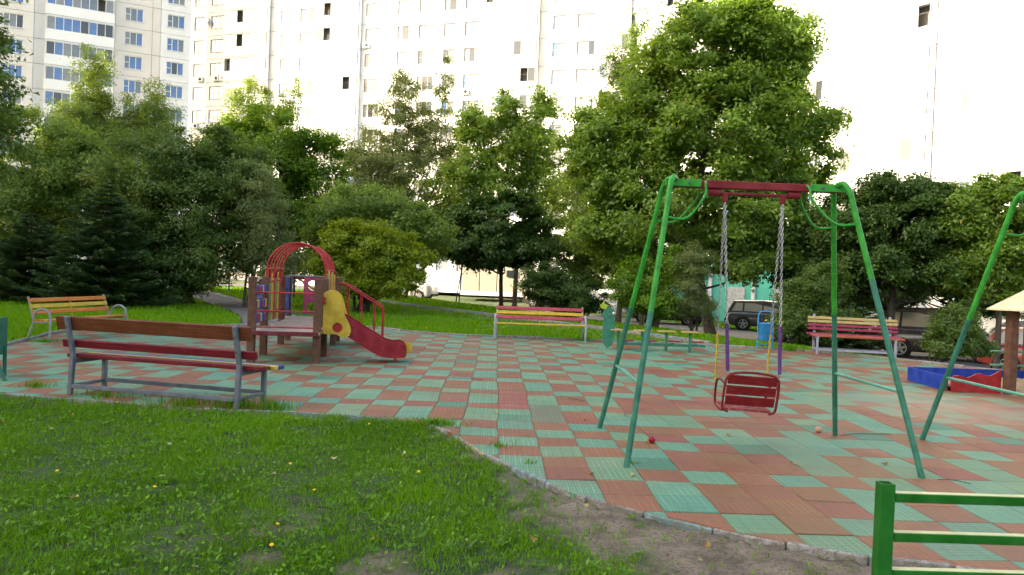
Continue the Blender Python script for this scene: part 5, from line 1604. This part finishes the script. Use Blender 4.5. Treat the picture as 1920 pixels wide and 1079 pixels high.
tree('maple_tree', 'open-crowned maple behind the dark round tree', 'tree', (bx_.x, 46), [ell(930, 260, 75, 75, 46), ell(1010, 270, 65, 80, 46), ell(880, 235, 35, 45, 46), ell(1015, 195, 25, 38, 46), ell(955, 195, 22, 40, 46), ell(900, 340, 95, 60, 46), ell(1020, 350, 60, 55, 46)], 20000, .17, LM_MAPLE, (.17, .08), limbs=26, clump=.5, shell=.25)
tree('globe_tree', 'dark round-headed tree on a single trunk behind the pink bench', 'tree', (.35, 41), [ell(940, 425, 98, 62, 40, 2.6), ell(940, 465, 112, 36, 40, 2.8), ell(880, 470, 50, 35, 40)], 44000, .15, LM_DKM, (.13, .08), limbs=14, clump=.36, shell=.7)
# dark bushes and thin stems in the middle
tree('dark_bush', 'low dark evergreen bush right of the pink bench', 'bush', (3.1, 31.5), [ell(1050, 545, 62, 42, 31), ell(1095, 555, 45, 36, 30.5), ell(1015, 520, 40, 30, 31)], 24000, .07, LM_DKM, (.05, .03), stems=5, limbs=12, clump=.26, bk=M_BARKD)
tree('young_tree', 'thin young tree with small leaves before the cream annex', 'tree', (-2.6, 52), [ell(880, 460, 40, 40, 52), ell(865, 420, 36, 40, 52)], 5000, .13, LM_OLIVE, (.05, .03), stems=2, limbs=8, clump=.4)
tree('old_apple_tree', 'crooked many-stemmed tree in front of the white van', 'tree', (-6.0, 46), [ell(790, 440, 70, 45, 46), ell(740, 430, 60, 50, 46)], 12000, .13, LM_DARK, (.12, .08), stems=4, limbs=14, clump=.45, bk=M_BARKD, spread=2.2)
# the big maple on the right
tree('maple_tree', 'big broad maple towering behind the swing', 'tree', (9.1, 31.3), [ell(1330, 260, 170, 140, 31), ell(1330, 110, 130, 110, 31), ell(1400, 60, 95, 75, 31), ell(1240, 190, 95, 120, 31), ell(1180, 340, 95, 100, 31), ell(1500, 300, 75, 90, 31), ell(1290, 400, 190, 62, 30.5), ell(1430, 190, 90, 110, 31), ell(1450, 430, 125, 62, 31), ell(1560, 215, 32, 28, 31), ell(1340, 20, 60, 50, 31), ell(1130, 270, 75, 95, 31.5), ell(1470, 70, 60, 70, 31), ell(1150, 440, 80, 45, 31), ell(1400, 488, 110, 34, 30)], 118000, .145, LM_MAPLE, (.24, .13), limbs=40, clump=.46, shell=.45, lean=(-.4, 0))
bx_ = at(1160, 560, 38)
tree('larch_tree', 'slender spiky tree at the left edge of the big maple', 'tree', (bx_.x, 38), [ell(1195, 85, 22, 75, 38), ell(1165, 170, 42, 90, 38), ell(1140, 270, 62, 90, 38), ell(1110, 350, 62, 80, 38), ell(1110, 440, 62, 50, 38)], 26000, .12, LM_OLIVE, (.15, .06), limbs=26, clump=.42, aspect=.4, shell=.2)
tree('light_bush', 'light green loose bush behind the caterpillar bench', 'bush', (5.7, 27), [ell(1210, 520, 62, 45, 27), ell(1180, 545, 40, 34, 26.5), ell(1270, 500, 40, 42, 27), ell(1225, 565, 62, 26, 26.5)], 17000, .075, LM_LIND, (.05, .03), stems=5, limbs=16, clump=.25, shell=.3)
tree('silver_bush', 'silvery narrow-leaved bush in front of the maple trunk', 'bush', (7.0, 26.5), [ell(1298, 500, 38, 45, 26.5), ell(1285, 560, 40, 42, 26.3), ell(1320, 575, 28, 30, 26.3)], 12000, .085, LM_GREY, (.045, .02), stems=4, limbs=14, clump=.22, aspect=.25, shell=.3)
tree('dark_bush', 'dark shrub behind the purple and yellow bench', 'bush', (8.6, 22.6), [ell(1515, 565, 48, 55, 22.6), ell(1490, 600, 38, 38, 22.3), ell(1545, 540, 42, 48, 22.8), ell(1560, 600, 40, 40, 22.3)], 20000, .065, LM_DARK, (.04, .02), stems=5, limbs=14, clump=.22, bk=M_BARKD)
spruce('dark spruce behind the purple and yellow bench', (11.4, 25.5), 4.3, 1.9, LM_SPR, 40000)
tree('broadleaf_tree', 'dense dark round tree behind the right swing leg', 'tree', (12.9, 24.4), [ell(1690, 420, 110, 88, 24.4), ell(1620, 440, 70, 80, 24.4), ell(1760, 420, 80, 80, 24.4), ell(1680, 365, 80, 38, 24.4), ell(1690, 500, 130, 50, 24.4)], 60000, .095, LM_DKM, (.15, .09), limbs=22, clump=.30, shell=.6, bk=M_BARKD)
bx_ = at(1880, 600, 23)
tree('broadleaf_tree', 'lighter green tree at the right edge above the sandbox roof', 'tree', (bx_.x, 23), [ell(1860, 430, 90, 85, 23), ell(1800, 400, 40, 55, 23), ell(1900, 380, 55, 55, 23), ell(1845, 365, 20, 34, 23), ell(1960, 450, 90, 100, 23), ell(1840, 510, 85, 50, 23)], 40000, .10, LM_MAPLE, (.10, .06), stems=3, limbs=24, clump=.28, shell=.4)
tree('small_shrub', 'low dark shrub between the brown off-road car and the sandbox', 'bush', (11.3, 19.4), [ell(1790, 610, 42, 34, 19.4), ell(1775, 640, 45, 28, 19.2), ell(1825, 650, 36, 25, 19.2), ell(1805, 585, 22, 20, 19.5)], 11000, .055, LM_DARK, (.03, .015), stems=5, limbs=10, clump=.17, bk=M_BARKD)
tree('small_shrub', 'dark weedy shrub under the big bush left of the tower', 'bush', (-13.4, 30.2), [ell(300, 545, 70, 25, 30.2), ell(230, 535, 60, 30, 30.2), ell(260, 480, 70, 50, 30.6)], 13000, .08, LM_DARK, (.03, .015), stems=4, limbs=6, clump=.25, bk=M_BARKD)
# background mass under the crowns on the left and trees closing the gaps further back
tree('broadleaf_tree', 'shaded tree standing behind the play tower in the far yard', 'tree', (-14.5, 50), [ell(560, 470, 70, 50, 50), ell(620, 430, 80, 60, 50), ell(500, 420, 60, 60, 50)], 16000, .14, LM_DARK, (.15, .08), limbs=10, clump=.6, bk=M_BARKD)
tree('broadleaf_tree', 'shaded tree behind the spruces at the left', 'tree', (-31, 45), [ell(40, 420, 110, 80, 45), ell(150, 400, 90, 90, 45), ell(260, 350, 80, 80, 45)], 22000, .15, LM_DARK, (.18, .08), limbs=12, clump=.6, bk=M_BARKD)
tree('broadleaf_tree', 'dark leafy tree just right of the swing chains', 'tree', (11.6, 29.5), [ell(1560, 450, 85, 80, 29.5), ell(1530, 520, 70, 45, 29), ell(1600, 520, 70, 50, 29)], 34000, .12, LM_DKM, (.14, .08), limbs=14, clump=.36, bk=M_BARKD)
tree('broadleaf_tree', 'shaded tree behind the light green loose bush', 'tree', (7.4, 38), [ell(1230, 450, 90, 55, 38), ell(1180, 490, 70, 40, 38)], 18000, .14, LM_OLIVE, (.13, .07), limbs=12, clump=.45)
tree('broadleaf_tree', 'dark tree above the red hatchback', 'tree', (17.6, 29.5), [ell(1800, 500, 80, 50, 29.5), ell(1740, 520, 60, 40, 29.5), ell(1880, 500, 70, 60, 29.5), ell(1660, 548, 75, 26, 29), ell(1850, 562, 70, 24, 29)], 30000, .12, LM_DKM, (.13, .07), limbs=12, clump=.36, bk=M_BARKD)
tree('broadleaf_tree', 'dusky tree standing behind the golden bush and lamp', 'tree', (-8, 53), [ell(700, 390, 90, 65, 53), ell(800, 370, 70, 75, 53), ell(850, 440, 55, 50, 53), ell(640, 420, 60, 60, 53)], 22000, .15, LM_OLIVE, (.16, .08), limbs=14, clump=.55, bk=M_BARKD)
tree('broadleaf_tree', 'shaded tree between the annex and the big maple', 'tree', (4.5, 43), [ell(1080, 470, 60, 50, 43), ell(1075, 400, 48, 75, 43), ell(1130, 500, 50, 40, 42)], 14000, .13, LM_OLIVE, (.13, .07), limbs=12, clump=.45)
